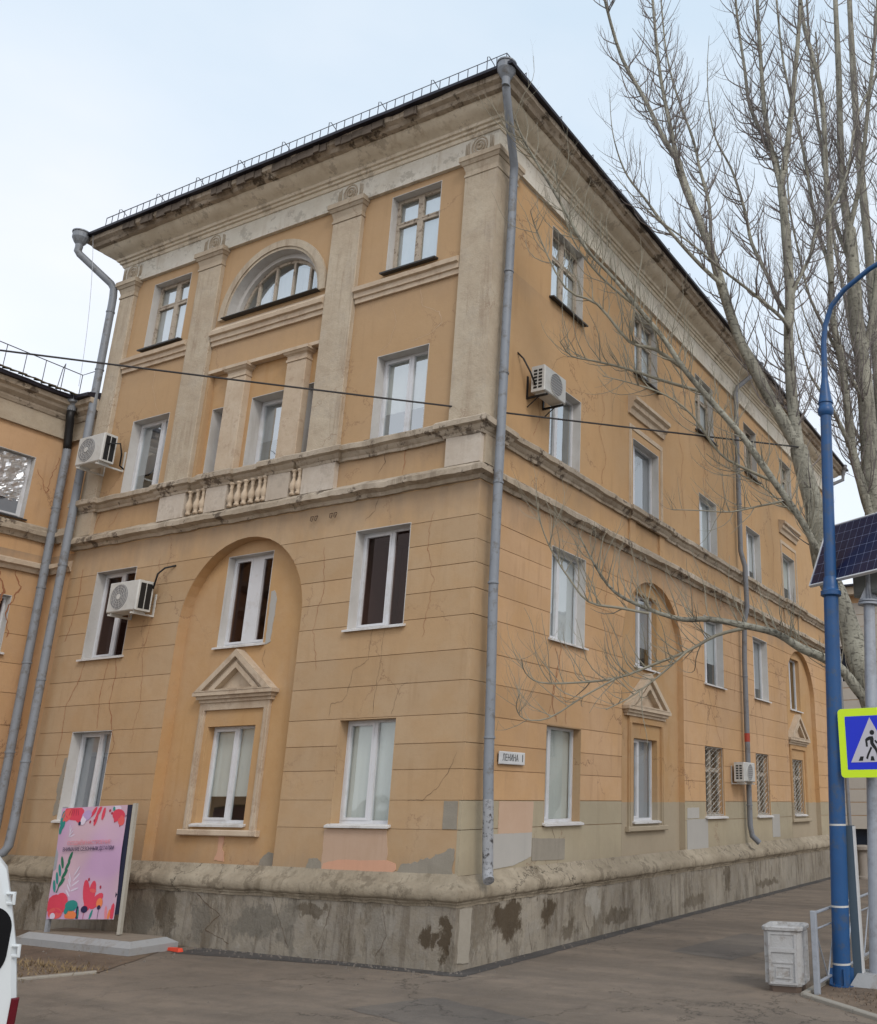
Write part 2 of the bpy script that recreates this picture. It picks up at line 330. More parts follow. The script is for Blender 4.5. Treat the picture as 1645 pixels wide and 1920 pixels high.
def plinth_mat():
    mt, n, l, bs = new_mat('stained_concrete')
    tc = n.new('ShaderNodeTexCoord').outputs['Object']
    sep = n.new('ShaderNodeSeparateXYZ'); l.new(tc, sep.inputs[0]); u = mathn(n, l, 'ADD', sep.outputs['X'], sep.outputs['Y']); z = sep.outputs['Z']
    big = ramp01(n, l, noise_n(n, l, tc, .8, 6, .6), .3, .7); mid = noise_n(n, l, tc, 5, 8, .7); w1 = noise_n(n, l, tc, 2.6, 6, .7); w2 = noise_n(n, l, tc, 4.1, 6, .7, (1, 1, .6))
    c = mixc(n, l, big, (.22, .19, .15), (.33, .295, .24))
    c = mixc(n, l, mathn(n, l, 'MULTIPLY', ramp01(n, l, mid, .4, .7), .55), c, (.29, .27, .24))
    st = ramp01(n, l, noise_n(n, l, tc, 1.3, 8, .72, (1.5, 1.5, .6)), .50, .62)
    c = mixc(n, l, mathn(n, l, 'MULTIPLY', st, .6), c, (.13, .105, .075))
    vs_ = ramp01(n, l, noise_n(n, l, tc, 1.0, 6, .7, (6, 6, .6)), .50, .64)
    c = mixc(n, l, mathn(n, l, 'MULTIPLY', vs_, .5), c, (.13, .105, .08))
    wh = ramp01(n, l, noise_n(n, l, tc, 2.3, 9, .75), .60, .70)
    c = mixc(n, l, mathn(n, l, 'MULTIPLY', wh, .5), c, (.40, .38, .33))
    def blob(cu, cz, ru, rz, col, amt):
        nonlocal c
        du = mathn(n, l, 'DIVIDE', mathn(n, l, 'ADD', mathn(n, l, 'SUBTRACT', u, cu), mathn(n, l, 'MULTIPLY', mathn(n, l, 'SUBTRACT', w1, .5), 1.8*ru+.5)), ru)
        dz = mathn(n, l, 'DIVIDE', mathn(n, l, 'ADD', mathn(n, l, 'SUBTRACT', z, cz), mathn(n, l, 'MULTIPLY', mathn(n, l, 'SUBTRACT', w2, .5), 2.0*rz+.3)), rz)
        r2 = mathn(n, l, 'ADD', mathn(n, l, 'MULTIPLY', du, du), mathn(n, l, 'MULTIPLY', dz, dz))
        f = mathn(n, l, 'SUBTRACT', 1, ramp01(n, l, r2, .55, 1.25), clamp=True)
        c = mixc(n, l, mathn(n, l, 'MULTIPLY', f, amt), c, col)
    dk = (.075, .055, .035); gr = (.17, .155, .13); lt = (.36, .34, .30)
    for q in ((1.35, .58, .42, .30, dk, .92), (2.45, .55, .26, .26, dk, .88), (3.15, .2, .25, .16, dk, .6), (5.0, .25, .5, .14, dk, .6), (8.6, .2, .7, .12, dk, .5), (10.6, .55, .22, .3, dk, .6), (4.0, .6, .2, .3, lt, .7), (13.5, .25, .9, .1, dk, .6),
              (-.46, .42, .16, .15, dk, .9), (-.20, .42, .10, .34, dk, .9), (-2.7, .68, .45, .10, dk, .65), (-3.95, .45, .55, .32, gr, .85), (-3.2, .45, .2, .4, gr, .6), (-6.0, .45, .25, .4, dk, .55), (-6.6, .4, .35, .3, gr, .8), (-5.2, .35, .2, .3, gr, .7), (-9.6, .55, .22, .22, dk, .6), (-1.4, .5, .4, .3, lt, .35)): blob(*q)
    l.new(c, bs.inputs['Base Color']); bs.inputs['Roughness'].default_value = .95; bs.inputs['Specular IOR Level'].default_value = .15
    bp = n.new('ShaderNodeBump'); bp.inputs['Strength'].default_value = .9; bp.inputs['Distance'].default_value = .03
    l.new(mathn(n, l, 'ADD', mid, mathn(n, l, 'MULTIPLY', st, -.4)), bp.inputs['Height']); l.new(bp.outputs[0], bs.inputs['Normal'])
    return mt
M['plinth'] = plinth_mat()
M['torus'] = plaster('weathered_base_moulding', (.36, .31, .235), (.42, .365, .285), (.2, .165, .12), mott=.9, streak=.6, bump=.9, spot=.6, spotcol=(.12, .095, .065))
M['roof'] = simple('dark_roof_metal', (.022, .02, .03), rough=.5, metal=.3, var=.4)
M['rail'] = simple('galvanised_railing', (.10, .10, .12), rough=.5, metal=.5)
M['pipe'] = simple('grey_drainpipe_paint', (.215, .235, .265), rough=.5, var=.12, dark=(.12, .11, .1), damt=.7, dscale=5)
M['pipe_side'] = simple('dull_drainpipe_paint', (.18, .19, .21), rough=.55, var=.15, dark=(.1, .08, .06), damt=.6)
M['peel'] = simple('peeling_drainpipe', (.30, .31, .33), rough=.6, dark=(.05, .045, .045), damt=1, dscale=14)
M['pvc'] = simple('white_pvc', (0.616, 0.625, 0.651), rough=.35, var=.05, scale=2, dark=(.45, .43, .4), damt=.35)
M['wood'] = simple('old_window_wood', (.42, .36, .29), rough=.8, var=.25, scale=14, bump=.3, dark=(.14, .10, .075), damt=.8, dscale=9)
M['sill'] = simple('white_sill_metal', (.62, .61, .60), rough=.45, dark=(.3, .27, .23), damt=.5)
M['dark_sill'] = simple('dark_sill_metal', (.035, .033, .033), rough=.5)
M['grille'] = simple('pale_grille_paint', (.42, .41, .38), rough=.6, dark=(.1, .07, .05), damt=.5, dscale=12)
M['glass'] = glass('window_glass', .10)
M['glass_brown_refl'] = glass('brown_reflection_glass', .02, (.55, .46, .43), gloss=(.50, .40, .37))  # brown gloss colour stands in for the reflection of a brown building opposite
M['glass_sky'] = glass('sky_reflecting_glass', .42)
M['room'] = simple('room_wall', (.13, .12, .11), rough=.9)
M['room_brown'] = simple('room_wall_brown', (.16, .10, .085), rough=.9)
M['blind'] = simple('roller_blind_cloth', (0.6, 0.612, 0.576), rough=.9, var=.06, scale=2)
M['blind_grey'] = simple('grey_blind_cloth', (0.345, 0.356, 0.391), rough=.9, var=.06, scale=2)
M['curtain'] = simple('net_curtain_cloth', (.62, .64, .66), rough=.9, var=.08, scale=3)
M['ac'] = simple('air_conditioner_casing', (.55, .55, .53), rough=.45, dark=(.35, .33, .3), damt=.35)
M['ac_dark'] = simple('air_conditioner_fan', (0.24, 0.24, 0.247), rough=.6)
M['black'] = simple('black_plastic', (.012, .012, .013), rough=.5)
M['cable'] = simple('cable_rubber', (.03, .027, .028), rough=.6)
M['wire_pale'] = simple('distant_wire', (.5, .53, .58), rough=.6)
M['blue'] = simple('blue_pole_paint', (.015, .075, .21), rough=.42, var=.2, scale=3, dark=(.06, .08, .11), damt=.6, dscale=7)
M['band'] = simple('white_band', (.5, .5, .48), rough=.5)
M['galv'] = simple('galvanised_steel', (0.342, 0.369, 0.414), rough=.5, metal=.3, var=.2, scale=9, dark=(.2, .2, .2), damt=.4, dscale=8)
M['galv_dark'] = simple('dull_grey_post_paint', (.06, .09, .12), rough=.5)
M['white_edge'] = simple('white_frame_metal', (.6, .61, .62), rough=.4)
M['bin'] = simple('pale_concrete_bin', (.40, .40, .40), rough=.85, var=.16, dark=(.20, .17, .14), damt=.6, dscale=7, bump=.5)
M['bin_base'] = simple('dirty_bin_base', (.13, .095, .075), rough=.9)
M['slab'] = simple('concrete_slab', (.31, .315, .32), rough=.85, var=.12, bump=.5, dark=(.2, .17, .14), damt=.5)
M['slab_top'] = simple('dusty_slab_top', (.24, .20, .16), rough=.95, var=.2, bump=.5)
M['bframe'] = simple('banner_frame_steel', (.40, .38, .33), rough=.5)
M['navy'] = simple('navy_banner_edge', (.012, .015, .04), rough=.7)
M['van'] = simple('white_van_paint', (.62, .66, .68), rough=.25, var=.02, spec=.5)
M['van_glass'] = simple('black_van_glass', (.005, .005, .006), rough=.05, spec=.6)
M['red_lamp'] = simple('red_tail_lamp', (.10, .006, .012), rough=.2)
M['orange'] = simple('orange_red_plastic', (.72, .07, .03), rough=.4)
M['tree_trunk'] = simple('poplar_bark', (0.313, 0.304, 0.244), rough=.9, var=.25, scale=5, bump=.6, dark=(.13, .12, .1), damt=.5, dscale=5)
def bark(name, pale, mid_, dark):
    mt, n, l, bs = new_mat(name); tc = n.new('ShaderNodeTexCoord').outputs['Object']
    big = ramp01(n, l, noise_n(n, l, tc, 1.1, 6, .65), .38, .62); c = mixc(n, l, big, pale, mid_)
    mk = ramp01(n, l, noise_n(n, l, tc, 1.0, 6, .7, (9, 9, 26)), .55, .63); c = mixc(n, l, mathn(n, l, 'MULTIPLY', mk, .6), c, dark)
    fs = ramp01(n, l, noise_n(n, l, tc, 1.0, 7, .7, (14, 14, 1.6)), .54, .64); c = mixc(n, l, mathn(n, l, 'MULTIPLY', fs, .55), c, dark)
    kn = n.new('ShaderNodeTexVoronoi'); kn.inputs['Scale'].default_value = 2.4; l.new(tc, kn.inputs['Vector']); kf = mathn(n, l, 'SUBTRACT', 1, ramp01(n, l, kn.outputs['Distance'], .05, .11), clamp=True)
    c = mixc(n, l, mathn(n, l, 'MULTIPLY', kf, .8), c, tuple(q*.5 for q in dark))
    l.new(c, bs.inputs['Base Color']); bs.inputs['Roughness'].default_value = .9; bs.inputs['Specular IOR Level'].default_value = .15
    bp = n.new('ShaderNodeBump'); bp.inputs['Strength'].default_value = .8; bp.inputs['Distance'].default_value = .02
    l.new(mathn(n, l, 'ADD', noise_n(n, l, tc, 22, 5, .7), mathn(n, l, 'MULTIPLY', mathn(n, l, 'ADD', mk, fs), -.8)), bp.inputs['Height']); l.new(bp.outputs[0], bs.inputs['Normal'])
    return mt
M['tree_trunk'] = bark('poplar_bark_marked', (.36, .35, .29), (.24, .23, .19), (.10, .09, .075))
M['twig'] = simple('poplar_twig_bark', (0.185, 0.164, 0.156), rough=.9, var=.3, scale=9)
M['twig_pale'] = simple('pale_branch_bark', (0.276, 0.258, 0.202), rough=.9, var=.3, scale=9)
M['beige'] = plaster('beige_facade', (.42, .38, .33), (.46, .42, .37), (.36, .32, .28), mott=.3)
M['shop'] = simple('dark_shop_front', (.012, .018, .03), rough=.15)
M['yellow'] = simple('yellow_gas_pipe_paint', (.50, .37, .08), rough=.5)
M['foil'] = simple('crumpled_foil', (.75, .77, .8), rough=.28, metal=.75, var=.1)
M['ply'] = simple('grey_board', (.20, .215, .24), rough=.8)
M['leaf_dry'] = simple('dry_grass', (0.252, 0.18, 0.09), rough=.9, var=.3)
M['stone'] = simple('pillar_stone', (.25, .22, .19), rough=.9, bump=.4)

def ground_mat(name, a, b, c_, stone=.0, dark=(.08, .07, .06), grain=220):
    mt, n, l, bs = new_mat(name)
    tc = n.new('ShaderNodeTexCoord').outputs['Object']
    mp = n.new('ShaderNodeMapping'); mp.inputs['Rotation'].default_value = (0, 0, rad(-28)); mp.inputs['Scale'].default_value = (.35, 1.5, 1); l.new(tc, mp.inputs[0])
    f = ramp01(n, l, noise_n(n, l, mp.outputs[0], .8, 7, .62), .32, .7); g = noise_n(n, l, tc, 3, 6, .6); h = noise_n(n, l, tc, grain, 2, .6)
    c = mixc(n, l, f, a, b)
    c = mixc(n, l, mathn(n, l, 'MULTIPLY', ramp01(n, l, g, .45, .75), .5), c, c_)
    pt = ramp01(n, l, noise_n(n, l, mp.outputs[0], 2.6, 8, .7), .62, .72)
    c = mixc(n, l, mathn(n, l, 'MULTIPLY', pt, .4), c, tuple(min(1, q*1.45) for q in b))
    mp2 = n.new('ShaderNodeMapping'); mp2.inputs['Rotation'].default_value = (0, 0, rad(-24)); mp2.inputs['Scale'].default_value = (.22, 2.6, 1); l.new(tc, mp2.inputs[0])
    pk = ramp01(n, l, noise_n(n, l, mp2.outputs[0], 1.3, 6, .65), .52, .68); c = mixc(n, l, mathn(n, l, 'MULTIPLY', pk, .22), c, tuple(q*.72 for q in a))
    c = mixc(n, l, mathn(n, l, 'MULTIPLY', ramp01(n, l, h, .35, .8), .35), c, dark)
    blot = ramp01(n, l, noise_n(n, l, tc, 1.7, 9, .72), .50, .62); c = mixc(n, l, mathn(n, l, 'MULTIPLY', blot, .28), c, tuple(q*.62 for q in a))
    gr = ramp01(n, l, noise_n(n, l, tc, 38, 4, .8), .56, .66); c = mixc(n, l, mathn(n, l, 'MULTIPLY', gr, .35), c, tuple(min(1, q*1.5) for q in b))
    nw = n.new('ShaderNodeTexNoise'); nw.inputs['Scale'].default_value = 1.6; nw.inputs['Detail'].default_value = 7; nw.inputs['Roughness'].default_value = .7; l.new(tc, nw.inputs['Vector'])
    ad = n.new('ShaderNodeVectorMath'); ad.operation = 'MULTIPLY_ADD'; ad.inputs[1].default_value = (1.1, 1.1, 1.1); l.new(nw.outputs['Color'], ad.inputs[0]); l.new(tc, ad.inputs[2])
    vo = n.new('ShaderNodeTexVoronoi'); vo.feature = 'DISTANCE_TO_EDGE'; vo.inputs['Scale'].default_value = .5; l.new(ad.outputs[0], vo.inputs['Vector'])
    ln = mathn(n, l, 'SUBTRACT', 1, ramp01(n, l, vo.outputs['Distance'], .002, .011), clamp=True)
    c = mixc(n, l, mathn(n, l, 'MULTIPLY', mathn(n, l, 'MULTIPLY', ln, ramp01(n, l, noise_n(n, l, tc, .3, 3, .5), .45, .58)), .7), c, (.045, .04, .035))
    if stone:
        sp = ramp01(n, l, noise_n(n, l, tc, 11, 6, .8), .6, .68); c = mixc(n, l, mathn(n, l, 'MULTIPLY', sp, stone), c, tuple(min(1, q*1.7) for q in b))
    l.new(c, bs.inputs['Base Color']); bs.inputs['Roughness'].default_value = .93; bs.inputs['Specular IOR Level'].default_value = .25
    bp = n.new('ShaderNodeBump'); bp.inputs['Strength'].default_value = .8; bp.inputs['Distance'].default_value = .02
    l.new(mathn(n, l, 'ADD', mathn(n, l, 'MULTIPLY', h, .4), g), bp.inputs['Height']); l.new(bp.outputs[0], bs.inputs['Normal'])
    return mt
M['asphalt'] = ground_mat('dusty_asphalt', (0.176, 0.146, 0.118), (0.268, 0.216, 0.17), (0.148, 0.127, 0.111))
M['road'] = ground_mat('road_asphalt', (.10, .098, .095), (.14, .13, .12), (.08, .08, .08))
M['tar'] = ground_mat('dark_tar_seam', (.075, .07, .068), (.11, .10, .095), (.06, .058, .056))
M['patch'] = ground_mat('older_asphalt_patch', (.14, .125, .112), (.205, .178, .152), (.115, .106, .097))
M['soil'] = ground_mat('bare_soil', (.13, .095, .07), (.21, .155, .11), (.09, .065, .05), stone=.5, grain=60)
M['kerb'] = simple('concrete_kerb', (.30, .275, .235), rough=.9, bump=.5, dark=(.16, .14, .12), damt=.5)
TREES = {
 'A': [
  ('trunk', [(6.0,4.2,-0.1,0.3),(5.85,4.15,0.6,0.26),(5.6,4.1,2.4,0.23),(5.31,4.1,3.75,0.21),(5.11,4.08,4.6,0.202),(4.9,4.07,5.49,0.193),(4.62,4.05,6.28,0.185),(4.54,4.03,7.28,0.177),(4.39,4.02,8.02,0.168),(4.3,4.0,8.57,0.16)]),
  ('limb', [(4.3,4.0,8.57,0.117),(4.23,4.05,9.24,0.113),(4.19,4.1,10.16,0.108),(4.19,4.15,11.11,0.104),(4.25,4.2,11.99,0.099),(4.21,4.25,13.87,0.095),(4.16,4.3,14.58,0.09)]),
  ('limb', [(4.16,4.3,14.58,0.068),(3.98,4.36,15.63,0.06),(3.85,4.42,16.71,0.053),(3.8,4.48,18.39,0.046),(3.77,4.54,20.0,0.039),(3.76,4.6,22.02,0.032)]),
  ('limb', [(4.16,4.3,14.58,0.077),(4.38,4.28,15.7,0.066),(4.6,4.25,17.12,0.056),(4.8,4.22,18.62,0.046),(4.97,4.2,20.65,0.036)]),
  ('limb', [(4.3,4.0,8.57,0.126),(3.79,3.89,9.71,0.119),(3.53,3.77,10.39,0.112),(3.3,3.66,11.0,0.105),(3.04,3.54,12.13,0.098),(2.85,3.43,13.02,0.091),(2.41,3.31,14.46,0.084),(2.27,3.2,15.14,0.077)]),
  ('limb', [(2.27,3.2,15.14,0.059),(1.98,3.12,15.77,0.052),(1.6,3.04,16.83,0.046),(1.07,2.96,18.1,0.04),(1.0,2.31,19.05,0.033),(1.0,1.87,19.98,0.027)]),
  ('limb', [(2.27,3.2,15.14,0.054),(2.12,3.22,16.02,0.049),(1.93,3.24,17.14,0.043),(1.8,3.26,18.2,0.038),(1.68,3.28,19.8,0.032),(1.56,3.3,21.15,0.027)]),
  ('limb', [(2.86,3.5,13.23,0.041),(2.8,3.62,14.14,0.037),(2.57,3.73,15.14,0.034),(2.37,3.85,16.12,0.03),(1.96,3.97,17.53,0.027),(1.65,4.08,18.97,0.023),(1.47,4.2,20.76,0.02)]),
  ('limb', [(3.1,3.4,12.04,0.045),(2.77,3.22,12.43,0.04),(2.39,3.05,12.97,0.035),(2.03,2.88,13.52,0.03),(1.76,2.7,14.01,0.025),(1.44,2.53,14.56,0.02),(1.29,2.35,15.1,0.015),(1.24,2.18,15.66,0.01),(1.28,2.0,16.41,0.005)]),
  ('limb', [(4.23,4.1,11.02,0.045),(4.21,3.79,11.16,0.04),(3.93,3.48,11.46,0.035),(3.69,3.16,11.67,0.03),(3.25,2.85,12.09,0.025),(2.87,2.54,12.49,0.02),(2.26,2.22,13.08,0.015),(1.83,1.91,13.59,0.01),(1.52,1.6,14.06,0.005)]),
  ('limb', [(4.23,4.2,11.36,0.054),(4.02,4.22,11.79,0.049),(3.76,4.24,12.6,0.044),(3.48,4.26,13.37,0.039),(3.38,4.28,14.03,0.035),(3.24,4.3,14.75,0.03),(3.05,4.32,15.47,0.025),(2.72,4.34,16.35,0.02),(2.57,4.36,17.3,0.015),(2.55,4.38,18.42,0.01),(2.61,4.4,19.35,0.005)]),
  ('limb', [(4.23,4.2,11.66,0.045),(4.33,4.35,12.2,0.042),(4.63,4.5,12.88,0.039),(4.74,4.65,13.53,0.037),(5.16,4.8,14.22,0.034),(5.44,4.95,14.99,0.031),(5.7,5.1,16.42,0.028),(6.21,5.25,17.53,0.025),(6.5,5.4,18.91,0.023)]),
  ('limb', [(4.18,4.3,13.91,0.054),(4.07,4.38,15.34,0.05),(3.87,4.47,15.84,0.045),(3.48,4.55,17.09,0.041),(3.37,4.63,18.2,0.036),(3.21,4.72,19.9,0.032),(3.13,4.8,21.54,0.027)]),
  ('low_limb', [(4.6,4.0,6.42,0.077),(4.63,3.67,6.45,0.072),(4.46,3.34,6.96,0.067),(4.11,3.01,7.62,0.063),(3.69,2.69,8.4,0.058),(3.24,2.36,9.05,0.054),(2.87,2.03,9.61,0.049),(2.59,1.7,10.17,0.045),(2.29,1.37,10.64,0.04),(1.92,1.04,11.22,0.035),(1.55,0.71,11.72,0.031),(1.23,0.39,12.5,0.026),(0.89,0.06,13.28,0.022),(0.78,-0.27,13.62,0.017),(0.78,-0.6,13.84,0.013)]),
  ('low_limb', [(5.48,4.1,3.61,0.099),(5.19,3.83,3.95,0.092),(4.96,3.57,4.34,0.084),(4.71,3.3,4.54,0.077),(4.42,3.03,4.68,0.07),(4.11,2.77,4.9,0.062),(3.67,2.5,5.02,0.055),(3.14,2.23,5.13,0.048),(2.78,1.97,5.11,0.04),(2.3,1.7,5.27,0.033),(1.81,1.43,5.55,0.026),(1.58,1.17,5.96,0.018),(1.4,0.9,6.47,0.011)]),
  ('low_limb', [(2.3,1.7,5.2,0.023),(1.87,1.45,5.29,0.021),(1.45,1.2,5.38,0.018),(1.21,0.95,5.75,0.015),(1.03,0.7,6.16,0.013),(0.96,0.45,6.56,0.01),(1.0,0.2,6.97,0.007)]),
  ('low_limb', [(3.49,3.0,5.08,0.032),(3.09,2.66,4.93,0.028),(2.71,2.33,4.65,0.025),(2.23,1.99,4.41,0.022),(1.74,1.65,4.18,0.019),(1.14,1.31,4.1,0.016),(0.71,0.97,4.09,0.013),(0.64,0.64,4.21,0.009),(0.78,0.3,4.38,0.006)]),
  ('low_limb', [(2.76,2.2,4.63,0.02),(2.45,1.95,4.28,0.017),(2.16,1.7,3.98,0.014),(1.97,1.45,3.79,0.012),(1.79,1.2,3.64,0.009)]),
  ('low_limb', [(1.94,1.2,4.1,0.016),(1.52,0.96,3.83,0.014),(1.05,0.72,3.5,0.012),(0.76,0.48,3.48,0.01),(0.76,0.24,3.64,0.008),(0.98,0.0,3.81,0.005)]),
  ('low_limb', [(2.92,2.7,9.45,0.036),(2.27,2.3,9.66,0.03),(1.73,1.9,9.84,0.025),(1.29,1.5,9.91,0.019),(1.06,1.1,9.88,0.014),(1.06,0.7,9.98,0.008)]),
  ('low_limb', [(2.8,2.2,9.7,0.041),(2.4,1.8,10.02,0.035),(2.07,1.4,10.07,0.029),(1.63,1.0,10.73,0.024),(1.2,0.6,10.96,0.018),(0.85,0.2,11.92,0.013),(0.93,-0.2,12.14,0.007)]),
  ('low_limb', [(2.23,1.5,10.73,0.027),(1.84,1.2,11.11,0.023),(1.56,0.9,11.46,0.019),(1.34,0.6,11.9,0.015),(1.21,0.3,12.65,0.011),(1.27,0.0,13.23,0.007)]),
  ('low_limb', [(3.92,3.6,7.83,0.032),(3.54,3.2,8.0,0.028),(3.19,2.8,8.23,0.024),(2.85,2.4,8.87,0.02),(2.52,2.0,9.17,0.016),(2.08,1.6,9.32,0.012),(1.65,1.2,9.4,0.008)]),
  ('low_limb', [(4.04,3.6,7.43,0.02),(3.73,3.15,7.25,0.017),(3.4,2.7,7.07,0.013),(3.08,2.25,7.01,0.01),(2.68,1.8,6.96,0.007)]),
  ('low_limb', [(4.32,3.8,7.1,0.016),(3.81,3.55,7.66,0.014),(3.5,3.3,7.88,0.011),(3.09,3.05,8.13,0.009),(2.93,2.8,8.27,0.006)]),
 ],
 'B': [
  ('trunk', [(6.6,8.2,-0.1,0.34),(6.4,8.15,1.5,0.28),(6.1,8.1,4,0.25),(4.91,8.0,7.74,0.23),(4.82,8.0,8.42,0.22),(4.78,8.0,9.05,0.21),(4.8,8.0,10.01,0.2),(4.81,8.0,10.99,0.19),(4.8,8.0,12.0,0.18),(4.74,8.0,13.25,0.17),(4.76,8.0,14.5,0.16),(4.75,8.0,15.63,0.15)]),
  ('limb', [(4.75,8.0,15.63,0.117),(4.66,8.04,16.66,0.104),(4.68,8.08,18.23,0.092),(4.78,8.12,20.53,0.079),(4.84,8.16,22.91,0.067),(4.93,8.2,24.8,0.054)]),
  ('limb', [(4.89,7.9,7.84,0.117),(4.71,7.83,8.39,0.111),(4.6,7.76,9.01,0.106),(4.49,7.69,9.69,0.1),(4.47,7.62,10.58,0.095),(4.45,7.55,11.39,0.089),(4.4,7.48,12.2,0.084),(4.31,7.42,13.06,0.078),(4.38,7.35,14.43,0.073),(4.44,7.28,16.74,0.067),(4.5,7.21,18.78,0.062),(4.38,7.14,20.14,0.056),(4.2,7.07,21.43,0.051),(4.14,7.0,23.23,0.045)]),
  ('limb', [(4.48,7.6,9.66,0.063),(4.45,7.44,9.93,0.055),(4.28,7.29,10.42,0.047),(4.22,7.13,10.63,0.039),(3.93,6.97,11.21,0.031),(3.82,6.81,11.56,0.023),(3.62,6.66,12.74,0.015),(3.53,6.5,13.79,0.007)]),
  ('limb', [(4.82,8.0,10.52,0.063),(4.76,7.88,11.08,0.057),(4.6,7.75,11.46,0.052),(4.43,7.63,12.06,0.046),(4.24,7.5,12.45,0.041),(3.83,7.38,13.62,0.035),(3.67,7.25,14.75,0.029),(3.52,7.13,16.23,0.024),(3.59,7.0,18.16,0.018)]),
  ('limb', [(4.81,8.0,11.46,0.09),(4.84,8.08,12.17,0.083),(5.17,8.17,13.68,0.075),(5.43,8.25,15.58,0.068),(5.7,8.33,18.37,0.06),(5.81,8.42,20.92,0.053),(5.94,8.5,23.64,0.045)]),
  ('limb', [(4.75,8.0,15.63,0.072),(5.16,7.88,16.95,0.063),(5.43,7.75,18.35,0.054),(5.83,7.63,20.56,0.045),(6.16,7.5,22.72,0.036)]),
  ('limb', [(4.76,8.0,14.5,0.063),(4.37,8.12,16.13,0.056),(4.19,8.24,18.03,0.049),(4.05,8.36,19.85,0.041),(3.98,8.48,21.76,0.034),(3.97,8.6,24.71,0.027)]),
  ('limb', [(4.38,7.3,13.86,0.054),(4.28,7.38,14.65,0.05),(4.06,7.47,15.66,0.045),(3.92,7.55,17.16,0.041),(3.77,7.63,18.56,0.036),(3.43,7.72,20.98,0.032),(3.31,7.8,23.67,0.027)]),
 ],
 'C': [
  ('trunk', [(6.9,13.1,-0.1,0.32),(6.7,13.05,1.5,0.28),(4.08,13.0,4.96,0.22),(4.16,13.0,9.25,0.2),(4.2,13.0,12.38,0.18),(4.24,13.0,15.76,0.16),(4.25,13.0,18.48,0.14),(4.21,13.0,21.79,0.12),(4.27,13.0,25.1,0.1),(4.38,13.0,29.09,0.08)]),
  ('limb', [(4.2,13.0,12.38,0.081),(3.71,12.8,14.4,0.07),(3.52,12.6,16.45,0.059),(3.33,12.4,18.96,0.049),(3.33,12.2,21.93,0.038),(3.37,12.0,25.92,0.027)]),
  ('limb', [(4.24,13.0,15.76,0.072),(4.78,13.33,18.52,0.057),(5.12,13.67,22.56,0.042),(5.39,14.0,27.03,0.027)]),
  ('limb', [(4.14,13.0,10.79,0.054),(3.44,12.7,12.41,0.044),(3.17,12.4,14.0,0.035),(2.68,12.1,15.0,0.025),(2.37,11.8,16.33,0.016),(2.32,11.5,18.16,0.006)]),
 ],
}
CA, CB = (-11.45, -8.77, 9.40), (4.347, 3.85, 8.52)
# ================================================================ setting: ground
def sheet(name, poly, z, mat, parent=None, **kw):
    b = MB(); n = len(poly)
    tris = tessellate_polygon([[Vector((q[0], q[1], 0)) for q in poly]])
    b.addw([(q[0], q[1], z) for q in poly], [tuple(t) for t in tris])
    o = b.build(name, mat, parent)
    for p_ in o.data.polygons:
        if p_.normal.z < 0: o.data.flip_normals(); break
    return tag(o, **kw)
sheet('pavement', [(-400, -300), (400, -300), (400, 700), (-400, 700)], 0, M['asphalt'], kind='structure')
def ragged(pts, amp=.05, step=.18, seed=1):
    out = []
    for i in range(len(pts)):
        a, c = Vector(pts[i]), Vector(pts[(i+1) % len(pts)]); k = max(1, int((c-a).length/step))
        for j in range(k):
            q = a.lerp(c, j/k); nv = noise.noise_vector(Vector((q.x*3, q.y*3, seed)))+.6*noise.noise_vector(Vector((q.x*9, q.y*9, seed)))
            out.append((q.x+nv.x*amp, q.y+nv.y*amp))
    return out
sheet('tar_strip', ragged([(-4.9, -.12), (.12, -.12), (.12, 21), (.42, 21), (.40, 6), (.46, .6), (.44, -.34), (-2.0, -.40), (-4.9, -.75)], .045), .004, M['tar'], kind='structure')
sheet('soil_verge', ragged([(-11.4, -.1), (-5.3, -.1), (-5.15, -.7), (-4.75, -1.35), (-4.22, -2.4), (-4.75, -3.5), (-5.6, -5.2), (-11.4, -5.2)], .05), .008, M['soil'], kind='structure')
sheet('soil_bed', [(5.02, .47), (6.15, -.43), (9.5, -3.1), (9.5, 24), (5.02, 24)], .012, M['soil'], kind='structure')
sheet('street', [(9.7, -60), (40, -60), (40, 200), (9.7, 200)], .004, M['road'], kind='structure')

sheet('asphalt_patch', ragged([(.5, -2.6), (2.6, -3.1), (3.1, -2.2), (1.0, -1.6)], .05, .1, 4), .003, M['patch'], kind='structure')
sheet('asphalt_patch', ragged([(2.0, 3.0), (3.2, 2.7), (3.6, 5.2), (2.3, 5.6)], .05, .1, 5), .003, M['patch'], kind='structure')
def kerb_run(p0, p1, w=.09, h=.045, n=1, off=0):
    a, c = Vector(p0), Vector(p1); L_ = (c-a).length; k = max(1, round(L_/1.0)); t = (c-a)/L_
    root = tag(empty('kerb'), kind='structure'); nr = Vector((t.y, -t.x))
    for i in range(k):
        b = MB(Frame((a.x+t.x*i*L_/k, a.y+t.y*i*L_/k, 0), (t.x, t.y, 0)))
        b.cbox(.004, L_/k-.004, -.05, h+random.uniform(-.006, .006), -w, 0, .01)
        b.build('kerb_stone', M['kerb'], root)
    return root
kerb_run((4.96, .47), (9.6, -3.25)); kerb_run((4.93, 24), (4.93, .5)); kerb_run((-5.6, -5.3), (-4.2, -2.42), h=.03)

# ================================================================ the corner building
B = tag(empty('corner_building', (0, 0, 0)), 'four-storey ochre plaster corner building with pale pilasters, arched niches and a dark metal roof', 'building')
XL, YL = -10.55, 22.4
JO = [1.24, 1.87, 2.29, 2.74, 3.13, 3.56, 4.07, 4.55, 5.10, 5.53, 5.95, 6.34, 6.75, 7.40]

